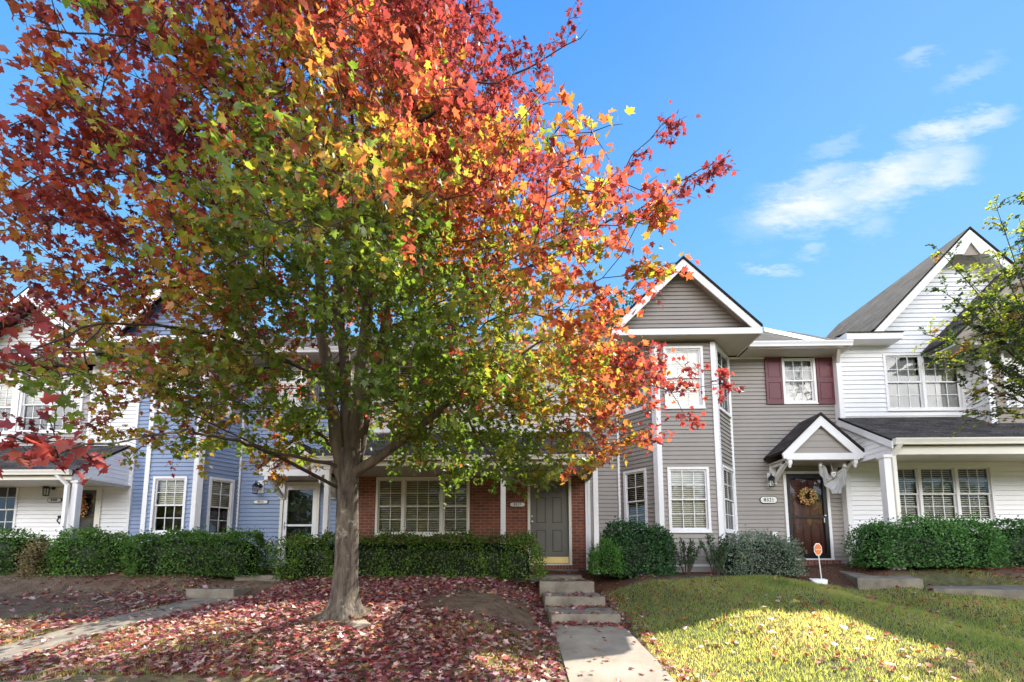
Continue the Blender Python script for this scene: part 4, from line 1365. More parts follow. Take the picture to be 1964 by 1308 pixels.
mb = MB(); siding(mb, FA, za1 - .05, 4.9, [w_a_up], .15, left=lambda z: x_mid + .05, right=lambda z: x_mr - .001); mb.build('upper_wall', M['mauve'], A)
tr = MB()
obox(tr, FA, x_mid - .07, x_mid + .05, za1 - .05, 5.0, .0, .03); obox(tr, FA, x_mr - .04, x_mr + .03, za1 - .05, 5.0, .0, .03)
build_each(tr, 'corner_trim', M['white'], A)
window(A, FA, w_a_lo, units=((0, .5), (.5, 1)), cols=(2, 2), upper='none', lower='none')
window(A, FA, w_a_up, units=((0, .5), (.5, 1)), cols=(3, 3), upper='blind', lower='screen', tilt=.8)
window(A, FA, w_a_up2, units=((0, .5), (.5, 1)), cols=(3, 3), upper='blind', lower='screen', tilt=.8)
a0, a1, z0, z1 = d_a
c = MB()
obox(c, FA, a0, a0 + .07, z0, z1, -.06, .045); obox(c, FA, a1 - .07, a1, z0, z1, -.06, .045); obox(c, FA, a0 + .07, a1 - .07, z1 - .07, z1, -.06, .045)
c.build('door_frame', M['cream'], A)
sd = MB(); q0, q1, zt = a0 + .075, a1 - .075, z1 - .075
for (s, e, b_, t_) in ((q0, q0 + .09, z0, zt), (q1 - .09, q1, z0, zt), (q0 + .09, q1 - .09, zt - .11, zt), (q0 + .09, q1 - .09, z0, z0 + .16)):
    obox(sd, FA, s, e, b_, t_, -.03, .02)
so3 = sd.build('storm_door', M['cream'], A)
gl = MB(); gl.face([FA.p(q0 + .08, z0 + .1, -.005), FA.p(q1 - .08, z0 + .1, -.005), FA.p(q1 - .08, zt - .1, -.005), FA.p(q0 + .08, zt - .1, -.005)]); gl.build('pane', M['glass'], so3)
dk = MB(); obox(dk, FA, a0 + .07, a1 - .07, z0, z1 - .07, -.12, -.08); dk.build('inner_door', M['screen'], A)
wall_lamp(A, FA, 101, 940)
number_plate(A, FA, 93, 955, 121, 964, '8309')
cap = MB(); a_, z_ = FA.hit(119, 998); cap.tube([FA.p(a_ - .03, z_ + .08, .05), FA.p(a_ - .02, z_ - .02, .10), FA.p(a_ + .01, z_ - .10, .05)], .015, 6); cap.lathe(FA.p(a_ - .03, z_ + .09, .02), [(.035, 0), (.035, .04), (.01, .05)], 10, 'y'); cap.build('hose_tap', M['black'], A)
# porch
pyA = 9.55; pxA = WX(155, 900, 9.75); pzA = WZ(896, pyA)
zw = WZ(848, WY)
r = MB(); r.slab((XA0, pyA, pzA), (pxA + .05, pyA, pzA), (X_AB - .12, WY, zw), (XA0, WY, zw), (0, 0, -.05)); Ra = r.build('porch_roof', M['shingle'], A)
g = MB(); gutter(g, XA0, pxA + .02, pyA, pzA - .12, .11, .09); g.box(XA0, pxA - .02, pyA + .04, pyA + .18, pzA - .22, pzA - .125); g.build('gutter', M['cream'], Ra)
cl = MB(); cl.box(XA0, pxA + .2, pyA + .18, WY, pzA - .18, pzA - .16); cl.build('porch_ceiling', M['cream'], Ra)
sd_ = MB()
P0 = Vector((pxA - .02, pyA + .05, 0)); P1 = Vector((X_AB - .10, WY, 0))
Fq = Face2(P0.x, P0.y, P1.x, P1.y)
kq = (zw - pzA) / Fq.L
siding(sd_, Fq, pzA - .22, zw - .06, (), .105, .014, left=lambda z: max(0, (z - pzA + .06) / kq), right=lambda z: Fq.L)
sd_.build('porch_side_panel', M['white_siding'], Ra)
cxA = WX(146, 960, 9.72)
p = MB(); vpost(p, cxA, 9.72, .13, FLOOR - .1, pzA - .22); p.box(cxA - .09, cxA + .09, 9.63, 9.81, pzA - .28, pzA - .22); p.build('porch_post', M['white'], A, bevel=.006)
downspout(A, [(cxA - .30, pyA - .02, pzA - .12), (cxA - .11, 9.60, pzA - .34), (cxA - .11, 9.60, FLOOR - .1)])
r = MB(); fy = 10.4
r.slab((gax - ga_h, 14.5, ga_ez), (gax - ga_h, fy, ga_ez), (gax, fy, gaz), (gax, 14.5, gaz), t)
r.slab((gax + ga_h, fy, ga_ez), (gax + ga_h, 14.5, ga_ez), (gax, 14.5, gaz), (gax, fy, gaz), t)
Rg = r.build('roof', M['shingle'], A)
w = MB(); rake(w, gax, gaz, gax - ga_h, ga_ez, fy, .2); rake(w, gax, gaz, gax + ga_h, ga_ez, fy, .2); w.build('rake_board', M['white'], Rg)
bk = MB(); bk.prism([(gax - ga_h, 14.4, ga_ez - .05), (gax + ga_h, 14.4, ga_ez - .05), (gax, 14.4, gaz - .07)], (0, .05, 0)); bk.build('back_gable', M['white_siding'], A)
sf = MB(); sf.box(gax - ga_h + .03, gax + ga_h, fy + .04, WY, ga_ez - .19, ga_ez - .17); sf.build('soffit', M['soffit'], Rg)
fs = MB(); fs.box(gax - ga_h, gax + ga_h, fy + .005, fy + .035, ga_ez - .2, ga_ez - .061); fs.build('fascia', M['white'], Rg)
Rm2 = main_roof(A, XA0, X_AB, 'shingle'); Rm2.name = 'lower_roof'
shell(A, XA0, X_AB, WY, 4.9, 'white_siding')


# ------------------------------------------------------------------ foliage helpers
def leaf_template(kind):
    if kind == 'maple':
        h = [(0, 0), (.20, -.03), (.40, .06), (.29, .20), (.36, .27), (.60, .52), (.50, .56), (.34, .52), (.21, .56), (.25, .76), (.13, .80), (0, 1.05)]
    elif kind == 'maple_low':
        h = [(0, 0), (.40, .05), (.28, .22), (.60, .52), (.22, .55), (.18, .80), (0, 1.05)]
    else:
        h = [(0, 0), (.30, .30), (.30, .65), (0, 1.0)]
    return h


def leaves(name, kind, pos, axis, norm, size, colour, fold, mat, parent=None, curl=.0, extra=None):
    """many folded leaves as one mesh; every array has one row per leaf"""
    h = leaf_template(kind)
    n = len(pos)
    h = np.array(h)
    k = len(h)
    axis = axis / np.linalg.norm(axis, axis=1, keepdims=True)
    norm = norm - axis * np.sum(norm * axis, 1, keepdims=True)
    norm = norm / (np.linalg.norm(norm, axis=1, keepdims=True) + 1e-9)
    side = np.cross(axis, norm)
    # template order: midrib shared by both halves: right half pts 0..k-1, left interior pts mirrored 1..k-2
    tx = np.concatenate([h[:, 0], -h[1:-1, 0]])
    ty = np.concatenate([h[:, 1], h[1:-1, 1]])
    P = pos[:, None, :] + size[:, None, None] * (side[:, None, :] * tx[None, :, None] + axis[:, None, :] * ty[None, :, None]
        + norm[:, None, :] * (np.abs(tx)[None, :, None] * fold[:, None, None] - (ty ** 2)[None, :, None] * np.asarray(curl).reshape(-1, 1, 1)))
    vpl = len(tx)
    right = list(range(k))
    left = [0] + [k - 1] + list(range(vpl - 1, k - 1, -1))
    base = np.arange(n)[:, None] * vpl
    loops = np.concatenate([base + np.array(right)[None], base + np.array(left)[None]], 1).ravel()
    me = bpy.data.meshes.new(name)
    V = P.reshape(-1, 3)
    C_ = np.repeat(np.concatenate([colour, np.ones((n, 1))], 1), vpl, axis=0)
    nl = np.tile([k, k], n)
    if extra is not None:                                       # (verts, faces, colour) of a solid core
        ev, ef, ec = extra
        b0 = len(V)
        V = np.concatenate([V, np.array(ev)])
        C_ = np.concatenate([C_, np.tile(np.array([*ec, 1.0]), (len(ev), 1))])
        loops = np.concatenate([loops, np.array([i + b0 for f in ef for i in f])])
        nl = np.concatenate([nl, [len(f) for f in ef]])
    if parent is not None:
        V = V - np.array(parent.location)
    me.vertices.add(len(V)); me.vertices.foreach_set('co', V.astype(np.float32).ravel())
    me.loops.add(len(loops)); me.loops.foreach_set('vertex_index', loops.astype(np.int32))
    st = np.concatenate([[0], np.cumsum(nl)[:-1]])
    me.polygons.add(len(nl)); me.polygons.foreach_set('loop_start', st.astype(np.int32)); me.polygons.foreach_set('loop_total', nl.astype(np.int32))
    at = me.attributes.new('leaf_colour', 'FLOAT_COLOR', 'POINT')
    at.data.foreach_set('color', C_.astype(np.float32).ravel())
    me.materials.append(mat)
    me.update(calc_edges=True); me.validate()
    o = bpy.data.objects.new(name, me); COL.objects.link(o)
    if parent is not None: o.parent = parent
    return o


def unit(n):
    v = rng.normal(size=(n, 3)); return v / np.linalg.norm(v, axis=1, keepdims=True)


def ramp_col(t, stops):
    t = np.clip(t, 0, 1); xs = [s[0] for s in stops]
    return np.stack([np.interp(t, xs, [s[1][i] for s in stops]) for i in range(3)], 1)


# ------------------------------------------------------------------ the maple
TX, TY = TREE_X, TREE_Y
T0 = gz(TX, TY)
maple = thing('maple_tree', (TX, TY, T0), 'large maple in front of the row turning from green to orange and red', 'tree')


def build_maple():
    # trunk with a root flare
    SC = .86                                # the tree stands a little nearer than the first survey of its limbs
    n = 28
    b = MB()
    prof = []
    for z, r in ((-.12, .47), (-.02, .385), (.06, .325), (.16, .283), (.30, .256), (.50, .239), (.8, .226), (1.2, .216), (1.6, .208), (2.0, .20), (2.3, .196), (2.55, .198), (2.75, .175)):
        prof.append((z * SC, r * SC * .86))
    base = len(b.v)
    for i, (z, r) in enumerate(prof):
        for k in range(n):
            an = 2 * math.pi * k / n
            fl = max(0, .36 - z) / .36
            rr = r * (1 + .16 * fl * math.sin(5 * an + .7) + .03 * math.sin(3 * an + z * 2) + .014 * math.sin(9 * an + z * 5))
            xo = .012 * math.sin(z * 2.2) + .02 * z / 2.6
            b.v.append((TX + xo + rr * math.cos(an), TY + rr * math.sin(an), T0 + z))
    for i in range(len(prof) - 1):
        for k in range(n):
            a = i * n + k; c = i * n + (k + 1) % n
            b.f.append((a, c, c + n, a + n)); b.uv += [(0, 0)] * 4
    b.build('trunk', M['bark'], maple, smooth=True)

    top = 1.50 * SC
    OX, OY = TREE_X / SC, TREE_Y / SC
    def S(pts): return [np.array(W(u, v, max(y * SC, 2.25))) for u, v, y in pts]
    stems = [
        (S([(655, 905, 7.38), (640, 800, 7.33), (622, 650, 7.28), (606, 450, 7.2), (600, 250, 7.1), (592, 60, 7.0), (590, -160, 7.0)]), .105),
        (S([(664, 905, 7.42), (664, 760, 7.5), (652, 600, 7.62), (643, 400, 7.7), (650, 200, 7.8), (655, 0, 7.9), (662, -220, 7.9)]), .10),
        (S([(672, 905, 7.4), (688, 760, 7.38), (703, 600, 7.32), (712, 400, 7.25), (706, 200, 7.15), (722, -50, 7.1), (730, -200, 7.0)]), .115),
        (S([(678, 902, 7.45), (722, 700, 7.65), (762, 480, 7.9), (795, 280, 8.1), (825, 80, 8.3), (850, -80, 8.4)]), .085),
        (S([(680, 905, 7.36), (742, 864, 7.3), (800, 822, 7.22), (868, 768, 7.1), (955, 705, 6.95), (1060, 645, 6.8)]), .082),
        (S([(735, 640, 7.7), (850, 590, 7.5), (1000, 520, 7.2), (1140, 440, 6.9), (1235, 398, 6.7), (1310, 345, 6.5), (1362, 318, 6.4)]), .045),
        (S([(775, 420, 7.95), (880, 400, 7.7), (1000, 410, 7.4), (1110, 420, 7.1), (1165, 370, 6.9), (1215, 300, 6.8), (1290, 215, 6.6)]), .035),
        (S([(655, 900, 7.35), (600, 882, 7.1), (520, 868, 6.8), (440, 826, 6.5), (330, 790, 6.1)]), .034),
        (S([(632, 730, 7.3), (520, 680, 6.6), (400, 640, 5.8), (250, 620, 4.9), (120, 650, 4.1), (30, 700, 3.6)]), .034),
        (S([(615, 560, 7.25), (480, 450, 6.3), (330, 360, 5.2), (180, 330, 4.3), (40, 350, 3.8)]), .034),
        (S([(603, 350, 7.15), (500, 250, 6.0), (400, 150, 4.9), (250, 80, 4.0), (80, 60, 3.5)]), .034),
        (S([(705, 480, 7.25), (690, 330, 6.0), (660, 200, 4.8), (640, 120, 3.9)]), .034),
        (S([(600, 300, 7.1), (500, 200, 8.3), (350, 100, 9.2)]), .04),
        (S([(790, 320, 8.1), (900, 200, 8.2), (1030, 120, 8.0), (1130, 60, 7.7)]), .045),
        (S([(710, 330, 7.2), (800, 240, 6.2), (900, 170, 5.4), (980, 140, 4.9)]), .04),
        (S([(655, 870, 7.4), (560, 800, 8.2), (430, 760, 9.0)]), .04),
        (S([(650, 700, 7.5), (760, 620, 8.6), (900, 600, 9.2)]), .04),
        (S([(520, 868, 6.8), (470, 850, 5.4), (360, 830, 4.0), (220, 850, 2.9), (130, 858, 2.45)]), .026),
    ]
    stems.append((S([(868, 768, 7.1), (915, 830, 6.7), (955, 890, 6.5), (990, 925, 6.4), (1035, 930, 6.35)]), .02))
    nodes, par, gdir, rmin = [], [], [], []
    def add(p, pa, d, r=0.0):
        nodes.append(p); par.append(pa); gdir.append(d); rmin.append(r); return len(nodes) - 1
    root = add(np.array([TX + .02, TY, top - .35]), -1, np.array([0, 0, 1.]), .16)
    main_chain = []
    for pts, r0 in stems:
        # smooth the polyline
        P = []
        m = len(pts)
        for i in range(m - 1):
            p0 = pts[max(i - 1, 0)]; p1 = pts[i]; p2 = pts[i + 1]; p3 = pts[min(i + 2, m - 1)]
            ns = max(2, int(np.linalg.norm(p2 - p1) / .22))
            for k in range(ns):
                t = k / ns
                P.append(.5 * (2 * p1 + (p2 - p0) * t + (2 * p0 - 5 * p1 + 4 * p2 - p3) * t * t + (3 * p1 - p0 - 3 * p2 + p3) * t ** 3))
        P.append(pts[-1])
        for i in range(1, len(P)): P[i] = P[i] + rng.normal(size=3) * .018
        A_ = np.array(nodes)
        if abs(P[0][2] - top) < .5: pa = root
        else: pa = int(np.argmin(np.linalg.norm(A_ - P[0], axis=1)))
        ch = [pa]
        for i, p in enumerate(P):
            d = P[min(i + 1, len(P) - 1)] - P[max(i - 1, 0)]; d = d / np.linalg.norm(d)
            pa = add(p, pa, d, max(.006, r0 * (1 - .93 * i / len(P)) ** 1.15)); ch.append(pa)
        main_chain.append(ch)
    # crown volume: clusters of leaves
    def rmax(z):
        return np.interp(z, [.6, 1.2, 2.0, 3.0, 4.0, 5.5, 7.0, 8.5, 10.0, 11.0], [1.6, 3.6, 5.0, 5.4, 5.1, 4.55, 4.25, 3.9, 2.5, .8])
    want = 2300
    cl = []
    tries = 0
    while len(cl) < want and tries < 60000:
        tries += 1
        z = .9 + 9.7 * rng.random() ** 1.15
        an = rng.uniform(0, 2 * math.pi)
        R_ = rmax(z)
        if rng.random() > (R_ / 5.2): continue
        f = rng.random() ** .55
        if f < .16: continue
        if z > 4.0 and math.cos(an) > 0: R_ *= 1 - .24 * min(1, (z - 4.0) / 1.3) * min(1, math.cos(an) * 1.6)
        r_ = R_ * f * (1 + .10 * math.sin(3 * an + z) + .08 * math.sin(5 * an - 1.7 * z))
        x, y = r_ * math.cos(an), r_ * math.sin(an)
        wgt = np.clip((x + 2.6) / 2.2, .12, 1)
        if y < 0: x, y = x, y * .84
        zmin = 1.72 - .42 * np.clip((x - .3) / 1.2, 0, 1) + .10 * np.clip((-x - 1.5) / 2, 0, 1) + .40 * max(0, -y - .4) * wgt + .10 * max(0, y)
        if z < zmin: continue
        if y > 0 and f > .5 + .42 * (1 - min(1, y / R_)) and z < 7.5: continue
        if z < 5.2 and y > .9 and rng.random() < .82: continue
        if x > 1.3 and y > .9 and f > .5 and z < 5.5: continue
        wx_, wy_ = OX + x, OY + y
        if wy_ < 2.0 or wy_ > WY - 1.0 - .0 and z < 5.5: continue
        if math.sqrt(wx_ ** 2 + wy_ ** 2 + z ** 2) < 3.5: continue
        # uneven outline and holes
        hole = math.sin(x * 1.5 + 1.0) * math.sin(y * 1.4 + .4) * math.sin(z * 1.6 + .5)
        if hole > .40 and f > .35: continue
        if x < -2.5 and f > .62 and rng.random() < .45: continue
        cl.append((wx_ * SC, wy_ * SC, z * SC, f, an))
    # leafy tips along the reaching branches
    for si in (5, 6, 7, 8, 9, 10, 11, 13, 14, 4, 18):
        ch = main_chain[si]
        m_ = len(ch)
        for i in range(int(m_ * (.58 if si in (5, 6) else .45)), m_):
            if rng.random() < (.75 if si in (5, 6) else .62):
                p = nodes[ch[i]] + rng.normal(size=3) * (.10 if si in (5, 6, 17, 18) else .22)
                if si in (5, 6) : p[2] -= .05
                cl.append((p[0], p[1], p[2], .95, 0))
    for u, v, y in ((55, 850, 2.35), (105, 838, 2.4), (150, 852, 2.45), (112, 878, 2.3), (62, 884, 2.4), (175, 884, 2.5), (30, 700, 2.9), (60, 620, 3.0), (20, 590, 3.1), (90, 680, 3.0), (120, 600, 3.2)):
        p = W(u, v, y); cl.append((p.x, p.y, p.z, 1.5, 0))
    for _ in range(95):                     # the low right side of the crown, in front of the porch roof
        u, v, y = rng.uniform(690, 1240), rng.uniform(690, 850), rng.uniform(5.6, 6.9)
        if v > 800 and u > 1000: continue
        p = W(u, v, y); cl.append((p.x, p.y, p.z, .8, 0))
    cl = np.array(cl)
    o = np.argsort(np.linalg.norm(cl[:, :3] - np.array([TX, TY, 4.5]) * 1.0, axis=1) * 1.0)
    cl = cl[o]
    tipnodes = []
    arr = np.zeros((40000, 3)); arr[:len(nodes)] = np.array(nodes); cnt = len(nodes)
    for c in cl:
        p = c[:3]
        d = p - arr[:cnt]
        dist = np.linalg.norm(d, axis=1)
        gd = np.array(gdir)
        cosang = np.sum(d * gd, 1) / (dist + 1e-6)
        cost = dist * (1 + .5 * (1 - cosang)) + .6 * np.clip(-(d[:, 2]) - .05, 0, None)
        cost[0] = 1e9
        j = int(np.argmin(cost)); L_ = dist[j]
        p0 = arr[j]; dirn = gd[j]
        if L_ < .12:
            tipnodes.append(j); continue
        ctrl = p0 + (dirn * .45 + (p - p0) / L_ * .55) * L_ * .5 + np.array([0, 0, .05 * L_])
        ns = max(2, int(L_ / .22))
        pa = j
        for k in range(1, ns + 1):
            t = k / ns
            q = (1 - t) ** 2 * p0 + 2 * t * (1 - t) * ctrl + t * t * p
            if k < ns: q = q + rng.normal(size=3) * .012
            dd = q - arr[pa]; dd = dd / (np.linalg.norm(dd) + 1e-9)
            arr[cnt] = q; add(q, pa, dd); pa = cnt; cnt += 1
        tipnodes.append(pa)
    N_ = len(nodes)
    rad = np.zeros(N_); kids = [[] for _ in range(N_)]
    for i in range(N_):
        if par[i] >= 0: kids[par[i]].append(i)
    ex = 2.35
    acc = np.zeros(N_)
    for i in range(N_ - 1, -1, -1):
        if acc[i] == 0: acc[i] = .0042 ** ex
        rad[i] = max(acc[i] ** (1 / ex), 0)
        if par[i] >= 0: acc[par[i]] += acc[i] * .90
    rm = np.array(rmin)
    rad = np.where(rm > 0, np.maximum(rm, np.minimum(rad, rm * 1.25 + .004)), rad)
    on_main = set(i for ch in main_chain for i in ch)
    for si, ch in enumerate(main_chain):
        b = MB(); b.tube([arr[i] for i in ch], [float(rad[ch[1]] if q == 0 else rad[i]) for q, i in enumerate(ch)], 10 if si < 5 else 7)
        b.build('limb', M['limb'] if si < 5 else M['twig'], maple, smooth=True)
    tw = MB()
    done = set()
    for i in range(1, N_):
        if i in on_main or i in done: continue
        pth = [par[i], i]; done.add(i); cur = i
        while True:
            ks = [k for k in kids[cur] if k not in on_main]
            if not ks: break
            nx = max(ks, key=lambda k: rad[k]); pth.append(nx); done.add(nx); cur = nx
        rr = [min(float(rad[k]), float(rad[pth[1]]) * 1.1) for k in pth]
        tw.tube([arr[k] for k in pth], rr, 5 if rr[0] > .012 else 4, cap=False)
    # leaves
    pos, axs, nrm, siz, col, fld, crl = [], [], [], [], [], [], []
    centre = np.array([TX, TY])
    for c, tn in zip(cl, tipnodes):
        p = np.array(c[:3])
        dcam = np.linalg.norm(p)
        k = int(rng.integers(32, 48))
        out = np.array([p[0] - TX, p[1] - TY, .0]); out /= np.linalg.norm(out) + 1e-6
        sc = .30 if c[3] < .93 else (.22 if c[3] < 1.2 else .12)
        if c[3] > 1.2: k = 12
        # a few fine twigs inside the cluster with leaves along them
        nt_ = 4
        for q in range(nt_):
            dv = out * .7 + rng.normal(size=3) * .75; dv[2] = dv[2] * .55 + .05; dv /= np.linalg.norm(dv)
            ln = sc * rng.uniform(.7, 1.5)
            e = p + dv * ln + np.array([0, 0, -.05 * ln])
            mid = p + dv * ln * .55 + np.array([0, 0, .04 * ln])
            tw.tube([p, mid, e], [.004, .003, .0016], 3, cap=False)
            m_ = k // nt_
            tt = rng.uniform(.1, 1.08, m_)
            P = p[None] * ((1 - tt) ** 2)[:, None] + 2 * (tt * (1 - tt))[:, None] * mid[None] + (tt ** 2)[:, None] * e[None]
            P = P + rng.normal(size=(m_, 3)) * .045
            pos.append(P)
            a = dv[None] * .5 + rng.normal(size=(m_, 3)) * .75; a[:, 2] -= .55
            axs.append(a)
            nn = rng.normal(size=(m_, 3)) * .62; nn[:, 2] += .85; nn[:, :2] += out[:2] * .25
            nrm.append(nn)
            siz.append(np.clip(rng.normal(.067, .017, m_), .035, .115))
            fr = c[3]
            zrel = (p[2] / SC - 1.2) / 8.0
            dxn = abs(p[0] - TX) / 4.0
            t = .10 + .56 * dxn + .47 * zrel + .17 * fr - (.06 if p[0] > TX + 1.2 and zrel < .45 else 0)
            t += .20 * (vnoise(p[0] + p[2] * .7, p[1] - p[2] * .5, .9, 3) - .5) * 2 + rng.normal() * .07
            if dcam < 4.4 and p[0] < -.5: t += .12
            if p[0] < TX - .7: t += .19 * float(np.clip((zrel - .22) / .3, 0, 1))
            if c[3] > 1.2: t = rng.uniform(.78, .95)
            elif rng.random() < .05: t += .3
            if dcam < 3.6 and p[0] < -1.2: t = max(t, .78)
            if p[0] > TX + .8 and zrel < .48: t -= .09
            t = t + rng.normal(size=m_) * .055
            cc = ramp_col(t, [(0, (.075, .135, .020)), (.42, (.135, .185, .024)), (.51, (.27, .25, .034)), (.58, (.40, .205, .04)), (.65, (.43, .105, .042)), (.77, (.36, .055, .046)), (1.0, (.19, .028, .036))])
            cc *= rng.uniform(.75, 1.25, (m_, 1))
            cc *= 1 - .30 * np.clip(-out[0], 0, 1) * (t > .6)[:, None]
            col.append(cc)
            fld.append(rng.uniform(.02, .35, m_)); crl.append(rng.uniform(-.02, .22, m_))
    tw.build('twigs', M['twig'], maple)
    C3 = lambda q: np.concatenate(q)
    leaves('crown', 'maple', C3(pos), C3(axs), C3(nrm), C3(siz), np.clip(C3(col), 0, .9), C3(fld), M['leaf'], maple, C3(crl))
    print('maple leaves', len(C3(siz)), 'nodes', N_)


build_maple()


# ------------------------------------------------------------------ hedges and shrubs
def shape_points(n, hx, hy, h, pw):
    """points spread evenly near the surface of a rounded block standing on the ground, with outward normals"""
    ar = np.array([hx * 2 * h, hx * 2 * h, hy * 2 * h, hy * 2 * h, 4 * hx * hy])
    fc = rng.choice(5, n, p=ar / ar.sum())
    u, w = rng.uniform(-1, 1, n), rng.uniform(-1, 1, n)
    hgt = rng.random(n)
    d = np.zeros((n, 3))
    for k, (sx, ax_) in enumerate(((-1, 1), (1, 1), (-1, 0), (1, 0))):
        m = fc == k
        d[m, ax_] = sx; d[m, 1 - ax_] = u[m]; d[m, 2] = hgt[m]
    m = fc == 4
    d[m, 0] = u[m]; d[m, 1] = w[m]; d[m, 2] = 1
    q = (np.abs(d) ** pw).sum(1) ** (1 / pw)
    s = d / q[:, None]
    nn = np.sign(s) * np.abs(s) ** (pw - 1)
    P = s * np.array([hx, hy, h])[None]
    nn = nn / np.array([hx, hy, h])[None]
    nn /= np.linalg.norm(nn, axis=1, keepdims=True) + 1e-9
    return P, nn


def hedge(name, x0, x1, y0, y1, zt, label, cat, n=9000, pw=5.0, c0=(.018, .045, .010), c1=(.065, .125, .022), group=None, leaf=.042, rot=0, base=None, loose=.03, red=0.0):
    cx, cy = (x0 + x1) / 2, (y0 + y1) / 2
    zb = base if base is not None else min(gz(cx, y0), gz(cx, cy))
    t = thing(name, (cx, cy, zb), label, cat, group)
    hx, hy, h = (x1 - x0) / 2, (y1 - y0) / 2, zt - zb
    P, nn = shape_points(n, hx, hy, h, pw)
    lump = 1 + .045 * np.sin(P[:, 0] * 5.1 + P[:, 2] * 3) + .035 * np.sin(P[:, 0] * 11 + 1.3 + P[:, 1] * 7)
    P = P * lump[:, None]
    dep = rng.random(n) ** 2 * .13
    P = P - nn * dep[:, None] + rng.normal(size=(n, 3)) * loose * .6
    P = P + nn * (rng.random(n) ** 9 * .13)[:, None]
    P[:, 2] = np.maximum(P[:, 2], .01)
    P = P + np.array([cx, cy, zb])
    thin = vnoise(P[:, 0] + P[:, 1] * .6, P[:, 2] + P[:, 1] * .6, 5.0, 71)
    kp = rng.random(n) < np.clip(.45 + 1.5 * thin, .4, 1)
    P, nn, dep = P[kp], nn[kp], dep[kp]; n = len(P)
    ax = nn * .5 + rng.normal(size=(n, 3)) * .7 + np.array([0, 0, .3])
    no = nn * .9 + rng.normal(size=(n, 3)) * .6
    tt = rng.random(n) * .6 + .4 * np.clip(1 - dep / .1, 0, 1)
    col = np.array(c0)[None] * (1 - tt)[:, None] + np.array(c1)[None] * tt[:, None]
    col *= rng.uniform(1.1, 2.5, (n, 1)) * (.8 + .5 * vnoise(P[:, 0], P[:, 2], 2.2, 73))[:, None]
    if red:
        msk = (rng.random(n) < red) & (nn[:, 2] > .3)
        col[msk] = np.array([.16, .045, .03]) * rng.uniform(.6, 1.4, (msk.sum(), 1))
    siz = rng.uniform(.7, 1.3, n) * leaf
    # dark woody core that closes the bush
    ev, ef = [], []
    m, k = 18, 8
    for i in range(k + 1):
        ph = (i / k) * math.pi / 2
        for j in range(m):
            an = 2 * math.pi * j / m
            d = np.array([math.cos(an) * math.cos(ph), math.sin(an) * math.cos(ph), math.sin(ph)])
            q = (np.abs(d) ** pw).sum() ** (1 / pw)
            s = d / q
            ev.append((cx + s[0] * max(.04, hx - .15), cy + s[1] * max(.04, hy - .15), zb + .02 + s[2] * max(.05, h - .16)))
    for i in range(k):
        for j in range(m):
            a, b = i * m + j, i * m + (j + 1) % m
            ef.append((a, b, b + m, a + m))
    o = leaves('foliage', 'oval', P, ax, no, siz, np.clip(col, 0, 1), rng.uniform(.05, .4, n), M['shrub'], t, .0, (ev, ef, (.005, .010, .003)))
    st = MB()
    for _ in range(5):
        sx, sy = cx + rng.uniform(-.5, .5) * hx, cy + rng.uniform(-.4, .4) * hy
        st.tube([(sx, sy, zb - .05), (sx + rng.normal() * .05, sy + rng.normal() * .05, zb + h * .6)], [.018, .008], 5)
    st.build('stem', M['twig'], t)
    return t


HG = 'clipped hedges along the row'
def hedge_px(u0, u1, vt, Y, depth, label, vb=None, **k):
    x0, x1 = WX(u0, vt + 40, Y), WX(u1, vt + 40, Y)
    zt = WZ(vt, Y + depth * .3) - .05
    return hedge('hedge', x0, x1, Y, Y + depth, zt, label, 'hedge', group=HG, **k)

hedge_px(520, 1030, 1024, 8.95, .85, 'long clipped hedge in front of the brick house with reddish leaves caught on top', n=24000, pw=9, c0=(.016, .040, .007), c1=(.075, .125, .018), red=.16)
hedge_px(229, 478, 1018, 9.15, .85, 'clipped hedge under the bay window of the blue house', n=14000, pw=8)
hedge_px(58, 218, 1012, 9.2, .95, 'rounded hedge in front of the left porch post', n=10000, pw=3.2, c1=(.075, .14, .025))
hedge_px(-70, 22, 1012, 9.2, .9, 'hedge cut off by the left edge of the picture', n=5000, pw=5)
hedge_px(1680, 1945, 994, 9.0, .95, 'wide rounded hedge in front of the white porch window', n=17000, pw=4.0, c0=(.018, .05, .014), c1=(.06, .135, .035), base=-.19)
hedge_px(1925, 2080, 998, 9.35, .9, 'dark hedge behind the rounded one at the right edge', n=7000, pw=4.0, c0=(.014, .038, .012), c1=(.045, .10, .03), base=-.19)


def shrub_px(name, u0, u1, vt, Y, depth, label, **k):
    x0, x1 = WX(u0, vt + 40, Y), WX(u1, vt + 40, Y)
    zt = WZ(vt, Y + depth * .4)
    return hedge(name, x0, x1, Y, Y + depth, zt, label, 'shrub', **k)

shrub_px('round_shrub', 1134, 1196, 1038, 9.2, .6, 'small bright green conical shrub beside the right porch post', base=-.33, n=6500, pw=2.4, leaf=.034, c0=(.02, .055, .012), c1=(.07, .16, .03), loose=.03)
shrub_px('dark_shrub', 1150, 1305, 1004, 9.45, .75, 'large dark green shrub under the left bay window', n=11000, pw=3.0, c0=(.012, .035, .012), c1=(.04, .095, .032), loose=.045, leaf=.045)
shrub_px('grey_shrub', 1395, 1560, 1026, 9.35, .85, 'wide grey green shrub left of the maroon door', n=11000, pw=3.0, c0=(.045, .065, .045), c1=(.13, .16, .115), loose=.05, leaf=.036)
shrub_px('brown_shrub', 28, 66, 1038, 9.1, .5, 'small brownish shrub between the two leftmost hedges', n=2500, pw=2.5, c0=(.06, .05, .025), c1=(.16, .12, .06), loose=.08)


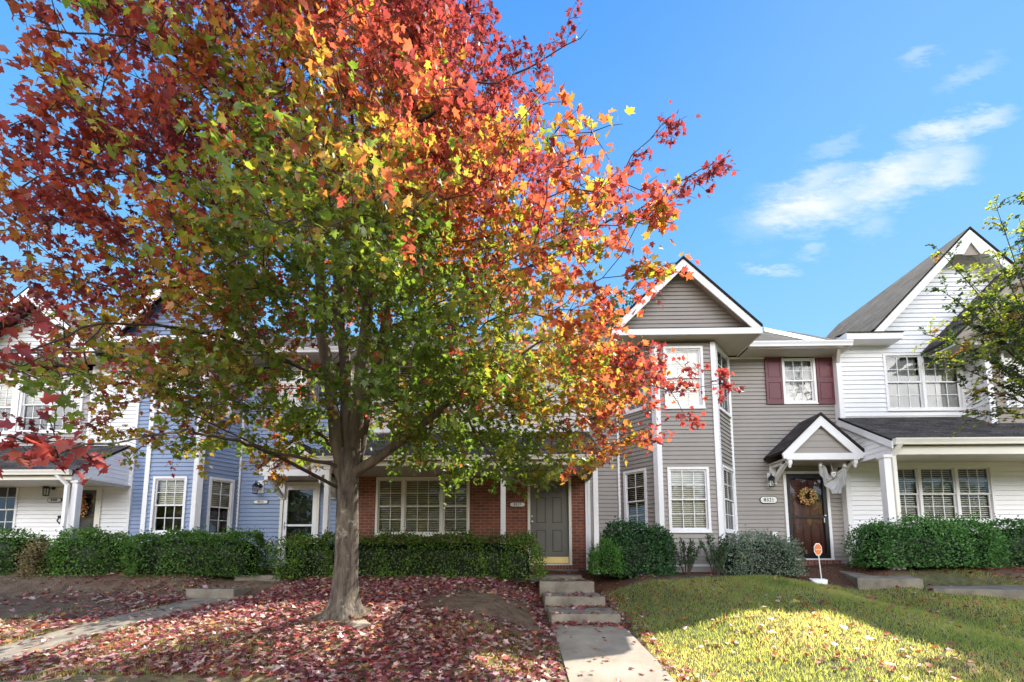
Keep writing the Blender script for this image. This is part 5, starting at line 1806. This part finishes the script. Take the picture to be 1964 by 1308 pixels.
def sprig_shrub(u, v_top, Y, spread, label, nst=14):
    x = WX(u, 1060, Y); zb = gz(x, Y); zt = WZ(v_top, Y)
    t = thing('sprig_shrub', (x, Y, zb), label, 'shrub', 'small upright shrubs below the bay')
    st = MB(); pos, ax, no = [], [], []
    for i in range(nst):
        an = rng.uniform(0, 2 * math.pi); r = spread * rng.uniform(.3, 1)
        p0 = np.array([x + .05 * math.cos(an), Y + .05 * math.sin(an), zb - .02])
        p2 = np.array([x + r * math.cos(an), Y + r * .7 * math.sin(an), zb + (zt - zb) * rng.uniform(.65, 1.05)])
        p1 = (p0 + p2) / 2 + np.array([0, 0, .10])
        q = [(1 - s) ** 2 * p0 + 2 * s * (1 - s) * p1 + s * s * p2 for s in (0, .25, .5, .75, 1)]
        st.tube(q, [.008, .007, .006, .004, .002], 4)
        for s in rng.uniform(.25, 1.0, 55):
            pos.append((1 - s) ** 2 * p0 + 2 * s * (1 - s) * p1 + s * s * p2 + rng.normal(size=3) * .018)
            d = rng.normal(size=3) * .6 + np.array([0, 0, .7]); ax.append(d); no.append(rng.normal(size=3) + np.array([0, -.4, .5]))
    n = len(pos); tt = rng.random(n)
    col = np.array([.02, .05, .016])[None] * (1 - tt)[:, None] + np.array([.07, .14, .045])[None] * tt[:, None]
    leaves('foliage', 'oval', np.array(pos), np.array(ax), np.array(no), rng.uniform(.03, .055, n), col, rng.uniform(.05, .4, n), M['shrub'], t)
    st.build('stem', M['twig'], t)


sprig_shrub(1315, 1030, 9.6, .36, 'small upright shrub in front of the bay, the left one of two')
sprig_shrub(1372, 1026, 9.55, .36, 'small upright shrub at the bay corner next to the grey green shrub')

# ------------------------------------------------------------------ crape myrtle at the right edge
MX, MY = WX(2150, 1050, 8.0), 8.0
M0 = gz(MX, MY)
myr = thing('crape_myrtle', (MX, MY, M0), 'small leaved tree with drooping sprays reaching in at the right edge', 'tree')


def build_myrtle():
    b = MB(); tips = []
    def S(p): return np.array(W(*p))
    base = np.array([MX, MY, M0])
    targets = [(1965, 380, 8.2), (1880, 520, 8.1), (1810, 560, 8.0), (1830, 600, 7.8), (1770, 640, 8.0), (1790, 690, 7.7), (1840, 660, 7.6), (1870, 800, 7.6), (1800, 480, 8.4),
               (1900, 600, 7.6), (1935, 540, 8.4), (1950, 650, 7.5), (1955, 480, 8.6), (1905, 480, 8.3), (1925, 720, 7.5), (1895, 690, 7.5), (1960, 740, 7.4), (1860, 540, 8.6), (1850, 620, 8.4), (1930, 610, 8.2), (2010, 560, 7.6), (2080, 480, 8.2), (2100, 620, 7.8), (1955, 420, 8.8), (1845, 745, 7.7), (1990, 660, 8.0), (1912, 400, 8.5), (1900, 560, 7.9), (1870, 585, 8.2), (1945, 585, 7.7), (1920, 640, 8.0), (1880, 640, 8.3), (1965, 600, 8.3)]
    crotch = base + np.array([-.1, 0, 2.2])
    b.tube([base - np.array([0, 0, .1]), base + np.array([.03, 0, 1.0]), crotch], [.09, .07, .06], 8)
    fork = [crotch + np.array(d) for d in ((-.5, -.1, 1.0), (-.3, .3, 1.5), (.2, -.2, 1.2), (-.75, -.3, .7))]
    for f_ in fork: b.tube([crotch, (crotch + f_) / 2 + rng.normal(size=3) * .04, f_], [.04, .032, .024], 6)
    b.build('trunk', M['limb'], myr, smooth=True)
    tw = MB(); pos, ax, no, col = [], [], [], []
    for tg in targets:
        e = S(tg)
        f_ = fork[int(np.argmin([np.linalg.norm(e - q) for q in fork]))]
        mid = (f_ + e) / 2 + np.array([0, 0, .35])
        line = [(1 - s) ** 2 * f_ + 2 * s * (1 - s) * mid + s * s * e for s in np.linspace(0, 1, 9)]
        tw.tube(line, list(np.linspace(.020, .004, 9)), 5, cap=False)
        for k in range(20):
            s0 = rng.uniform(.45, 1.0)
            p0 = (1 - s0) ** 2 * f_ + 2 * s0 * (1 - s0) * mid + s0 * s0 * e
            d = rng.normal(size=3) * .6 + (e - f_) / np.linalg.norm(e - f_) * .6; d /= np.linalg.norm(d)
            ln = rng.uniform(.18, .5)
            p1 = p0 + d * ln * .5 + np.array([0, 0, .05]); p2 = p0 + d * ln + np.array([0, 0, -.14 * ln - .03])
            tw.tube([p0, p1, p2], [.004, .003, .0015], 3, cap=False)
            tone = rng.random()
            for s in rng.uniform(.05, 1.0, 26):
                q = (1 - s) ** 2 * p0 + 2 * s * (1 - s) * p1 + s * s * p2
                sd_ = 1 if rng.random() < .5 else -1
                side = np.cross(d, [0, 0, 1.]); side /= np.linalg.norm(side) + 1e-6
                pos.append(q + rng.normal(size=3) * .008); ax.append(side * sd_ + d * .5 + rng.normal(size=3) * .3); no.append(np.array([0, 0, 1.]) + rng.normal(size=3) * .5)
                c = np.array([.045, .070, .022]) if tone < .55 else (np.array([.26, .27, .035]) if tone < .93 else np.array([.26, .12, .03]))
                col.append(c * rng.uniform(.7, 1.3))
    n = len(pos)
    tw.build('branches', M['twig'], myr)
    leaves('crown', 'oval', np.array(pos), np.array(ax), np.array(no), rng.uniform(.035, .06, n), np.array(col), rng.uniform(.05, .3, n), M['leaf'], myr)


build_myrtle()

# dark tree that shows over the roof between the maple and the taupe gable
bt_x, bt_y = WX(1190, 600, 16.5), 16.5
bt = thing('background_tree', (bt_x, bt_y, -.25), 'dark green tree top showing behind the roof left of the taupe gable', 'tree')
_b = MB(); _b.tube([(bt_x, bt_y, -.4), (bt_x + .1, bt_y, 4), (bt_x, bt_y, 8.8)], [.25, .2, .05], 8); _b.build('trunk', M['limb'], bt)
_n = 14000
_p = unit(_n) * (rng.random((_n, 1)) ** .4) * np.array([2.0, 2.0, 3.1]); _p *= (1 + .2 * np.sin(_p[:, :1] * 3) * np.sin(_p[:, 2:] * 2.6)); _p += np.array([bt_x - .4, bt_y, 6.9])
leaves('crown', 'oval', _p, rng.normal(size=(_n, 3)), rng.normal(size=(_n, 3)) + np.array([0, 0, .6]), rng.uniform(.09, .17, _n), np.array([.035, .075, .018]) * rng.uniform(.6, 1.5, (_n, 1)), rng.uniform(0, .3, _n), M['shrub'], bt)


# ------------------------------------------------------------------ lawn and fallen leaves
def on_paving(x, y, grow=0.0):
    m = (x > .47 - grow) & (x < 1.60 + grow) & (y < 7.3)
    m |= (x > .30 - grow) & (x < 1.52 + grow) & (y >= 7.0) & (y < 10.8)
    m |= in_poly(x, y, LEFT_PATH)
    m |= in_poly(x, y, WALK)
    m |= (x > -6.6) & (x < -5.05) & (y > 8.4) & (y < 10.2)
    # right walk
    for (cx, cy, sx, sy, rot) in ((7.30, 9.60, 1.05, 1.55, -.30), (8.62, 8.62, 1.9, .95, -.36), (10.1, 8.0, 1.9, 1.0, -.36)):
        c, s = math.cos(-rot), math.sin(-rot)
        dx, dy = x - cx, y - cy
        m |= (np.abs(dx * c - dy * s) < sx / 2 + grow) & (np.abs(dx * s + dy * c) < sy / 2 + grow)
    return m


def build_grass():
    n = 300000
    x = rng.uniform(-9.5, 12.5, n); y = rng.uniform(4.1, 9.6, n)
    lawn = (x > 1.62 + .10 * (vnoise(x, y, 3, 9) - .5)) & (y < 9.15 + .2 * np.sin(x * 1.7))
    front = (x < .46) & (y < 6.25 + .5 * (vnoise(x, y, 1.1, 5) - .5))
    side = (x < -6.2) & (y < 9)
    pr = np.where(lawn, .95, 0)
    pr = np.where(front & ~lawn, np.clip((vnoise(x, y, 1.3, 21) - .42) * 3, 0, 1) * .75, pr)
    pr = np.where(side & ~front, np.clip((vnoise(x, y, 1.2, 33) - .5) * 3, 0, 1) * .45, pr)
    keep = (rng.random(n) < pr) & ~on_paving(x, y, .0)
    # near the tree the ground is bare
    keep &= ((x - TREE_X) ** 2 + (y - TREE_Y) ** 2 > 1.2)
    x, y = x[keep], y[keep]; n = len(x)
    z = ground_z(x, y)
    h = rng.uniform(.018, .062, n) * (.75 + .6 * vnoise(x, y, 2.0, 13)); w = rng.uniform(.0035, .0075, n)
    an = rng.uniform(0, 2 * math.pi, n); lean = rng.uniform(.1, .9, n); la = rng.uniform(0, 2 * math.pi, n)
    sx, sy = np.cos(an) * w / 2, np.sin(an) * w / 2
    tipx, tipy = x + np.cos(la) * lean * h, y + np.sin(la) * lean * h
    midx, midy = x + np.cos(la) * lean * h * .35, y + np.sin(la) * lean * h * .35
    V = np.stack([np.stack([x - sx, y - sy, z - .005], 1), np.stack([x + sx, y + sy, z - .005], 1), np.stack([midx + sx * .8, midy + sy * .8, z + h * .6], 1), np.stack([tipx, tipy, z + h], 1), np.stack([midx - sx * .8, midy - sy * .8, z + h * .6], 1)], 1).reshape(-1, 3)
    t = np.clip(vnoise(x, y, 1.4, 17) * .7 + rng.random(n) * .5 - .1, 0, 1)
    col = ramp_col(t, [(0, (.20, .27, .06)), (.5, (.42, .43, .11)), (1, (.60, .50, .22))])
    col = np.repeat(np.concatenate([col, np.ones((n, 1))], 1), 5, 0)
    me = bpy.data.meshes.new('lawn_grass')
    me.vertices.add(n * 5); me.vertices.foreach_set('co', V.astype(np.float32).ravel())
    me.loops.add(n * 5); me.loops.foreach_set('vertex_index', np.arange(n * 5, dtype=np.int32))
    me.polygons.add(n); me.polygons.foreach_set('loop_start', np.arange(0, n * 5, 5, dtype=np.int32)); me.polygons.foreach_set('loop_total', np.full(n, 5, np.int32))
    at = me.attributes.new('leaf_colour', 'FLOAT_COLOR', 'POINT'); at.data.foreach_set('color', col.astype(np.float32).ravel())
    me.materials.append(M['grass']); me.update(calc_edges=True)
    o = bpy.data.objects.new('lawn_grass', me); COL.objects.link(o)
    tag(o, 'yellow green lawn grass in front of the taupe house and along the walks', 'grass', kind='stuff')
    print('grass', n)


build_grass()


def build_litter():
    n = 140000
    x = rng.uniform(-10, 12.5, n); y = rng.uniform(3.9, 10.2, n)
    d = np.sqrt((x - TREE_X) ** 2 + (y - TREE_Y) ** 2)
    nz = vnoise(x, y, 1.0, 41); n2 = vnoise(x, y, 3.0, 43)
    pr = np.zeros(n)
    left = x < .45
    pr = np.where(left, np.clip(1.35 - d / 5.2, .12, 1) * np.clip(.35 + 1.2 * nz, 0, 1), pr)
    # bare clay: right of the trunk and out on the far left
    patch = np.exp(-(((x + .58) / 1.3) ** 2 + ((y - 7.1) / .78) ** 2) * 1.1)
    pr = pr * (1 - .97 * np.clip(patch * 1.5, 0, 1))
    pt2 = np.exp(-(((x + 7.9) / 1.4) ** 2 + ((y - 7.4) / .7) ** 2))
    pr = pr * (1 - .9 * np.clip(pt2 * 1.4, 0, 1))
    pr = np.where(left & (y < 6.0) & (x > -2.6), np.maximum(pr, .55 * np.clip(n2 * 1.6, 0, 1)), pr)
    right = x > 1.62
    pr = np.where(right, .030 * np.clip(2.6 * nz - .4, .15, 2) + .55 * np.exp(-((x - 1.70) / .13) ** 2) * (n2 > .3) * (y < 6.9), pr)
    pr = np.where(right & (y > 8.4) & (x > 8.0), .28 * n2, pr)
    edge = (np.abs(x - .40) < .2) & (y > 6.9) & (y < 9.6)
    pr = np.where(edge, .85, pr)
    edge2 = (x > 1.5) & (x < 1.95) & (y > 7.0) & (y < 9.3)
    pr = np.where(edge2, .42 * np.exp(-((x - 1.58) / .22) ** 2), pr)
    on = on_paving(x, y, -.02)
    pv = np.where(x < -2, .05, .016)
    # leaves gathered at the foot of each step riser
    riser = ((np.abs(y - 7.12) < .09) | (np.abs(y - 8.13) < .06)) & (x > .35) & (x < 1.6)
    pv = np.where(riser, .75, pv)
    pr = np.where(on, pv, pr)
    keep = rng.random(n) < pr * .95
    keep &= (d > .42)
    x, y, on = x[keep], y[keep], on[keep]
    n = len(x)
    z = ground_z(x, y)
    def step_top(x, y, z):
        z = np.where(on & (x > .3) & (x < 1.7) & (y < 7.19), z + .03, z)
        z = np.where((x > .42) & (x < 1.52) & (y > 7.19) & (y < 8.13), -.875, z)
        z = np.where((x > .37) & (x < 1.46) & (y >= 8.13) & (y < 9.06), -.68, z)
        z = np.where((x > .31) & (x < 1.41) & (y >= 9.06) & (y < 9.95), -.465, z)
        z = np.where((x > -6.55) & (x < -5.55) & (y > 8.5) & (y < 9.32), -.59, z)
        z = np.where((x > -6.12) & (x < -5.1) & (y >= 9.32) & (y < 10.12), -.41, z)
        return z
    z = step_top(x, y, z) + .010 + rng.random(n) ** 2 * .05 * np.where(on, .3, 1)
    rsel = rng.random(n)
    col = np.empty((n, 3))
    pal = [((.20, .040, .052), .27), ((.115, .026, .036), .17), ((.33, .075, .055), .13), ((.38, .235, .23), .29), ((.42, .19, .07), .06), ((.46, .37, .27), .08)]
    c0 = 0
    for c, wgt in pal:
        msk = (rsel >= c0) & (rsel < c0 + wgt); col[msk] = c; c0 += wgt
    col[rsel >= c0] = pal[0][0]
    gone = (x > 1.7) & (rng.random(n) < .55)
    col[gone] = np.array([.36, .085, .04])
    col *= rng.uniform(.8, 1.55, (n, 1))
    an = rng.uniform(0, 2 * math.pi, n)
    ax = np.stack([np.cos(an), np.sin(an), rng.normal(size=n) * .25], 1)
    no = np.stack([rng.normal(size=n) * .38, rng.normal(size=n) * .38, np.ones(n)], 1)
    o = leaves('leaf_litter', 'maple_low', np.stack([x, y, z], 1), ax, no, rng.uniform(.042, .088, n), np.clip(col, 0, 1), rng.uniform(-.35, .55, n), M['litter'], None, rng.uniform(-.25, .35, n))
    tag(o, 'carpet of fallen maroon and pink maple leaves around the trunk', 'fallen leaves', kind='stuff')
    print('litter', n)


build_litter()

# ------------------------------------------------------------------ small things
# security sign on a stake
sy_ = 9.15; sx_ = WX(1569, 1054, sy_); sz_ = WZ(1054, sy_)
t = thing('yard_sign', (sx_ + .03, sy_, gz(sx_, sy_)), 'small orange octagonal security sign on a white stake by the maroon door', 'sign')
b = MB()
def octa(r, y, sq=.78):
    return [(sx_ + sq * r * math.cos(math.pi / 8 + k * math.pi / 4), y, sz_ + r * math.sin(math.pi / 8 + k * math.pi / 4) * 1.25) for k in range(8)]
b.prism(octa(.108, sy_), (0, .012, 0)); b.build('sign_border', M['bone'], t)
b = MB(); b.prism(octa(.092, sy_ - .004), (0, .003, 0)); b.build('sign_face', M['orange'], t)
text_mesh('vivint', .052, 'lettering', M['bone'], t, (sx_, sy_ - .006, sz_), .001)
b = MB(); b.tube([(sx_ + .045, sy_ + .018, gz(sx_, sy_) - .05), (sx_ + .01, sy_ + .02, sz_ - .02)], .011, 6); b.build('stake', M['bone'], t)
t = thing('splash_block', (WX(1574, 1085, 9.0), 9.0, gz(5.9, 9.0)), 'small white plastic splash block on the mulch at the foot of the orange sign', 'splash block')
b = MB(); _x, _z = t.location.x, t.location.z
b.prism([(_x - .14, 8.98, _z + .03), (_x + .06, 8.93, _z + .0), (_x + .09, 8.95, _z + .11), (_x - .17, 9.04, _z + .11)], (0, .10, .02)); b.build('trough', M['white'], t, bevel=.008)


def wreath(name, c, R, r, label, cols, n, stack=None):
    t = thing(name, c, label, 'wreath')
    pos, no = [], []
    rings = stack or [((0, 0, 0), R, r)]
    for (o, RR, rr) in rings:
        m = n // len(rings)
        an = rng.uniform(0, 2 * math.pi, m); b_ = rng.uniform(0, 2 * math.pi, m)
        q = rr * rng.uniform(.5, 1.1, m)
        rad = RR + q * np.cos(b_)
        pos.append(np.stack([c[0] + o[0] + rad * np.cos(an), c[1] + o[1] - np.abs(q * np.sin(b_)), c[2] + o[2] + rad * np.sin(an)], 1))
        no.append(np.stack([np.cos(b_) * np.cos(an), -np.abs(np.sin(b_)) - .3, np.cos(b_) * np.sin(an)], 1))
    pos = np.concatenate(pos); no = np.concatenate(no); m = len(pos)
    col = np.array(cols)[rng.integers(0, len(cols), m)] * rng.uniform(.7, 1.3, (m, 1))
    leaves('leaf_ring', 'oval', pos, rng.normal(size=(m, 3)) + no * .3, no + rng.normal(size=(m, 3)) * .5, rng.uniform(.03, .06, m), np.clip(col, 0, 1), rng.uniform(.1, .4, m), M['litter'], t)
    b = MB()
    for (o, RR, rr) in rings:
        b.tube([(c[0] + o[0] + RR * math.cos(k * math.pi / 10), c[1] + o[1], c[2] + o[2] + RR * math.sin(k * math.pi / 10)) for k in range(21)], rr * .45, 6)
    b.build('wire_ring', M['twig'], t)
    return t


q = FD.p(*FD.hit(1546, 952), .055)
wreath('door_wreath', q, .155, .055, 'gold leaf wreath hanging on the dark maroon storm door', [(.62, .42, .10), (.72, .55, .22), (.40, .22, .05), (.78, .68, .40), (.50, .16, .04)], 420)
q = FA.p(*FA.hit(160, 968), .06)
wreath('pumpkin_wreath', q, .1, .05, 'orange stacked pumpkin shaped wreath on the leftmost front door', [(.60, .22, .04), (.70, .30, .06), (.42, .13, .03), (.66, .42, .12)], 520, stack=[((0, 0, -.13), .12, .07), ((0, 0, .05), .09, .06), ((0, 0, .19), .05, .05)])

# hanging ghost
gy_ = 10.32
t = thing('ghost_decoration', W(1598, 915, gy_), 'grey gauze hanging ghost with a skull face and spread arms beside the maroon door', 'halloween decoration')
out = [(735, 60), (795, 65), (830, 130), (868, 195), (905, 205), (950, 190), (985, 110), (1000, 70), (1060, 75), (1045, 180), (1010, 280), (988, 335), (978, 378), (955, 366), (930, 384), (905, 368), (880, 380), (852, 330), (800, 260), (752, 170)]
bm = bmesh.new()
vs = []
for (a, b_) in out:
    p = W(1440 + a / 5.686, 880 + b_ / 5.686, gy_); vs.append(bm.verts.new(p - t.location))
bm.faces.new(vs)
bmesh.ops.triangulate(bm, faces=bm.faces[:])
bmesh.ops.subdivide_edges(bm, edges=bm.edges[:], cuts=3, use_grid_fill=True)
for v in bm.verts:
    v.co.y += .035 * math.sin(v.co.x * 55 + v.co.z * 6) + .02 * math.sin(v.co.x * 23) - .05 * max(0, .1 - abs(v.co.x)) * 5
me = bpy.data.meshes.new('gauze_robe'); bm.to_mesh(me); bm.free(); me.materials.append(M['gauze'])
o = bpy.data.objects.new('gauze_robe', me); COL.objects.link(o); o.parent = t
md = o.modifiers.new('thickness', 'SOLIDIFY'); md.thickness = .006
hd = W(1440 + 903 / 5.686, 880 + 172 / 5.686, gy_ - .07)
b = MB(); b.lathe(hd, [(.012, -.075), (.035, -.065), (.045, -.03), (.058, .0), (.055, .035), (.035, .06), (.01, .068)], 14)
sk = b.build('skull', M['bone'], t, smooth=True)
b = MB()
for dx in (-.023, .023): b.lathe(hd + Vector((dx, -.052, .008)), [(.015, 0), (.013, .01), (.003, .012)], 10, 'y')
b.lathe(hd + Vector((0, -.052, -.04)), [(.012, 0), (.008, .005)], 8, 'y')
b.build('eye_socket', M['black'], sk)
b = MB()
for (a, b_) in ((757, 72), (1022, 80)):
    p = W(1440 + a / 5.686, 880 + b_ / 5.686, gy_ - .02)
    b.lathe(p, [(.01, -.03), (.035, -.015), (.04, .01), (.02, .035)], 9)
    for k in range(4): b.tube([p + Vector((-.025 + k * .017, 0, .02)), p + Vector((-.035 + k * .023, -.01, .065))], .006, 5)
b.build('hand', M['bone'], t)
hk = MB(); hk.tube([hd + Vector((0, .02, .06)), hd + Vector((0, .06, .28))], .003, 4); hk.build('hanging_cord', M['bone'], t)

# a stone at the root flare
_rx = WX(690, 1192, 5.95)
t = thing('stone', (_rx, 5.95, gz(_rx, 5.95)), 'small pale flat stone lying at the foot of the maple trunk', 'stone')
bm = bmesh.new(); bmesh.ops.create_icosphere(bm, subdivisions=3, radius=.11)
for v in bm.verts:
    n_ = v.co.normalized(); v.co *= 1 + .18 * math.sin(n_.x * 4 + 1) * math.sin(n_.y * 5) + .08 * math.sin(n_.z * 9 + n_.x * 7); v.co.z *= .45; v.co.x *= 1.25
me = bpy.data.meshes.new('stone_body'); bm.to_mesh(me); bm.free(); me.materials.append(M['concrete']); me.polygons.foreach_set('use_smooth', [True] * len(me.polygons))
o = bpy.data.objects.new('stone_body', me); COL.objects.link(o); o.parent = t; o.location = (0, 0, .02)


# ------------------------------------------------------------------ the far side of the street, seen in the window glass
def build_tree_line():
    n = 26000
    k = 15
    cx = np.linspace(-46, 46, k) + rng.normal(size=k) * 1.5; cyy = -24 + rng.normal(size=k) * 2.5; hh = rng.uniform(6, 9.5, k)
    i = rng.integers(0, k, n)
    d = unit(n) * (rng.random((n, 1)) ** .35)
    P = np.stack([cx[i] + d[:, 0] * 3.6, cyy[i] + d[:, 1] * 3.0, -1.2 + hh[i] * .56 + d[:, 2] * hh[i] * .46], 1)
    tone = rng.random(k)[i]
    col = ramp_col(tone, [(0, (.04, .075, .02)), (.6, (.09, .12, .03)), (.8, (.26, .22, .04)), (1, (.30, .12, .03))]) * rng.uniform(.6, 1.4, (n, 1))
    o = leaves('tree_line', 'oval', P, rng.normal(size=(n, 3)), rng.normal(size=(n, 3)) + np.array([0, .6, .4]), rng.uniform(.35, .7, n), col, rng.uniform(0, .3, n), M['shrub'])
    tag(o, 'row of trees across the street, mirrored in the window glass', 'trees', kind='stuff')


build_tree_line()
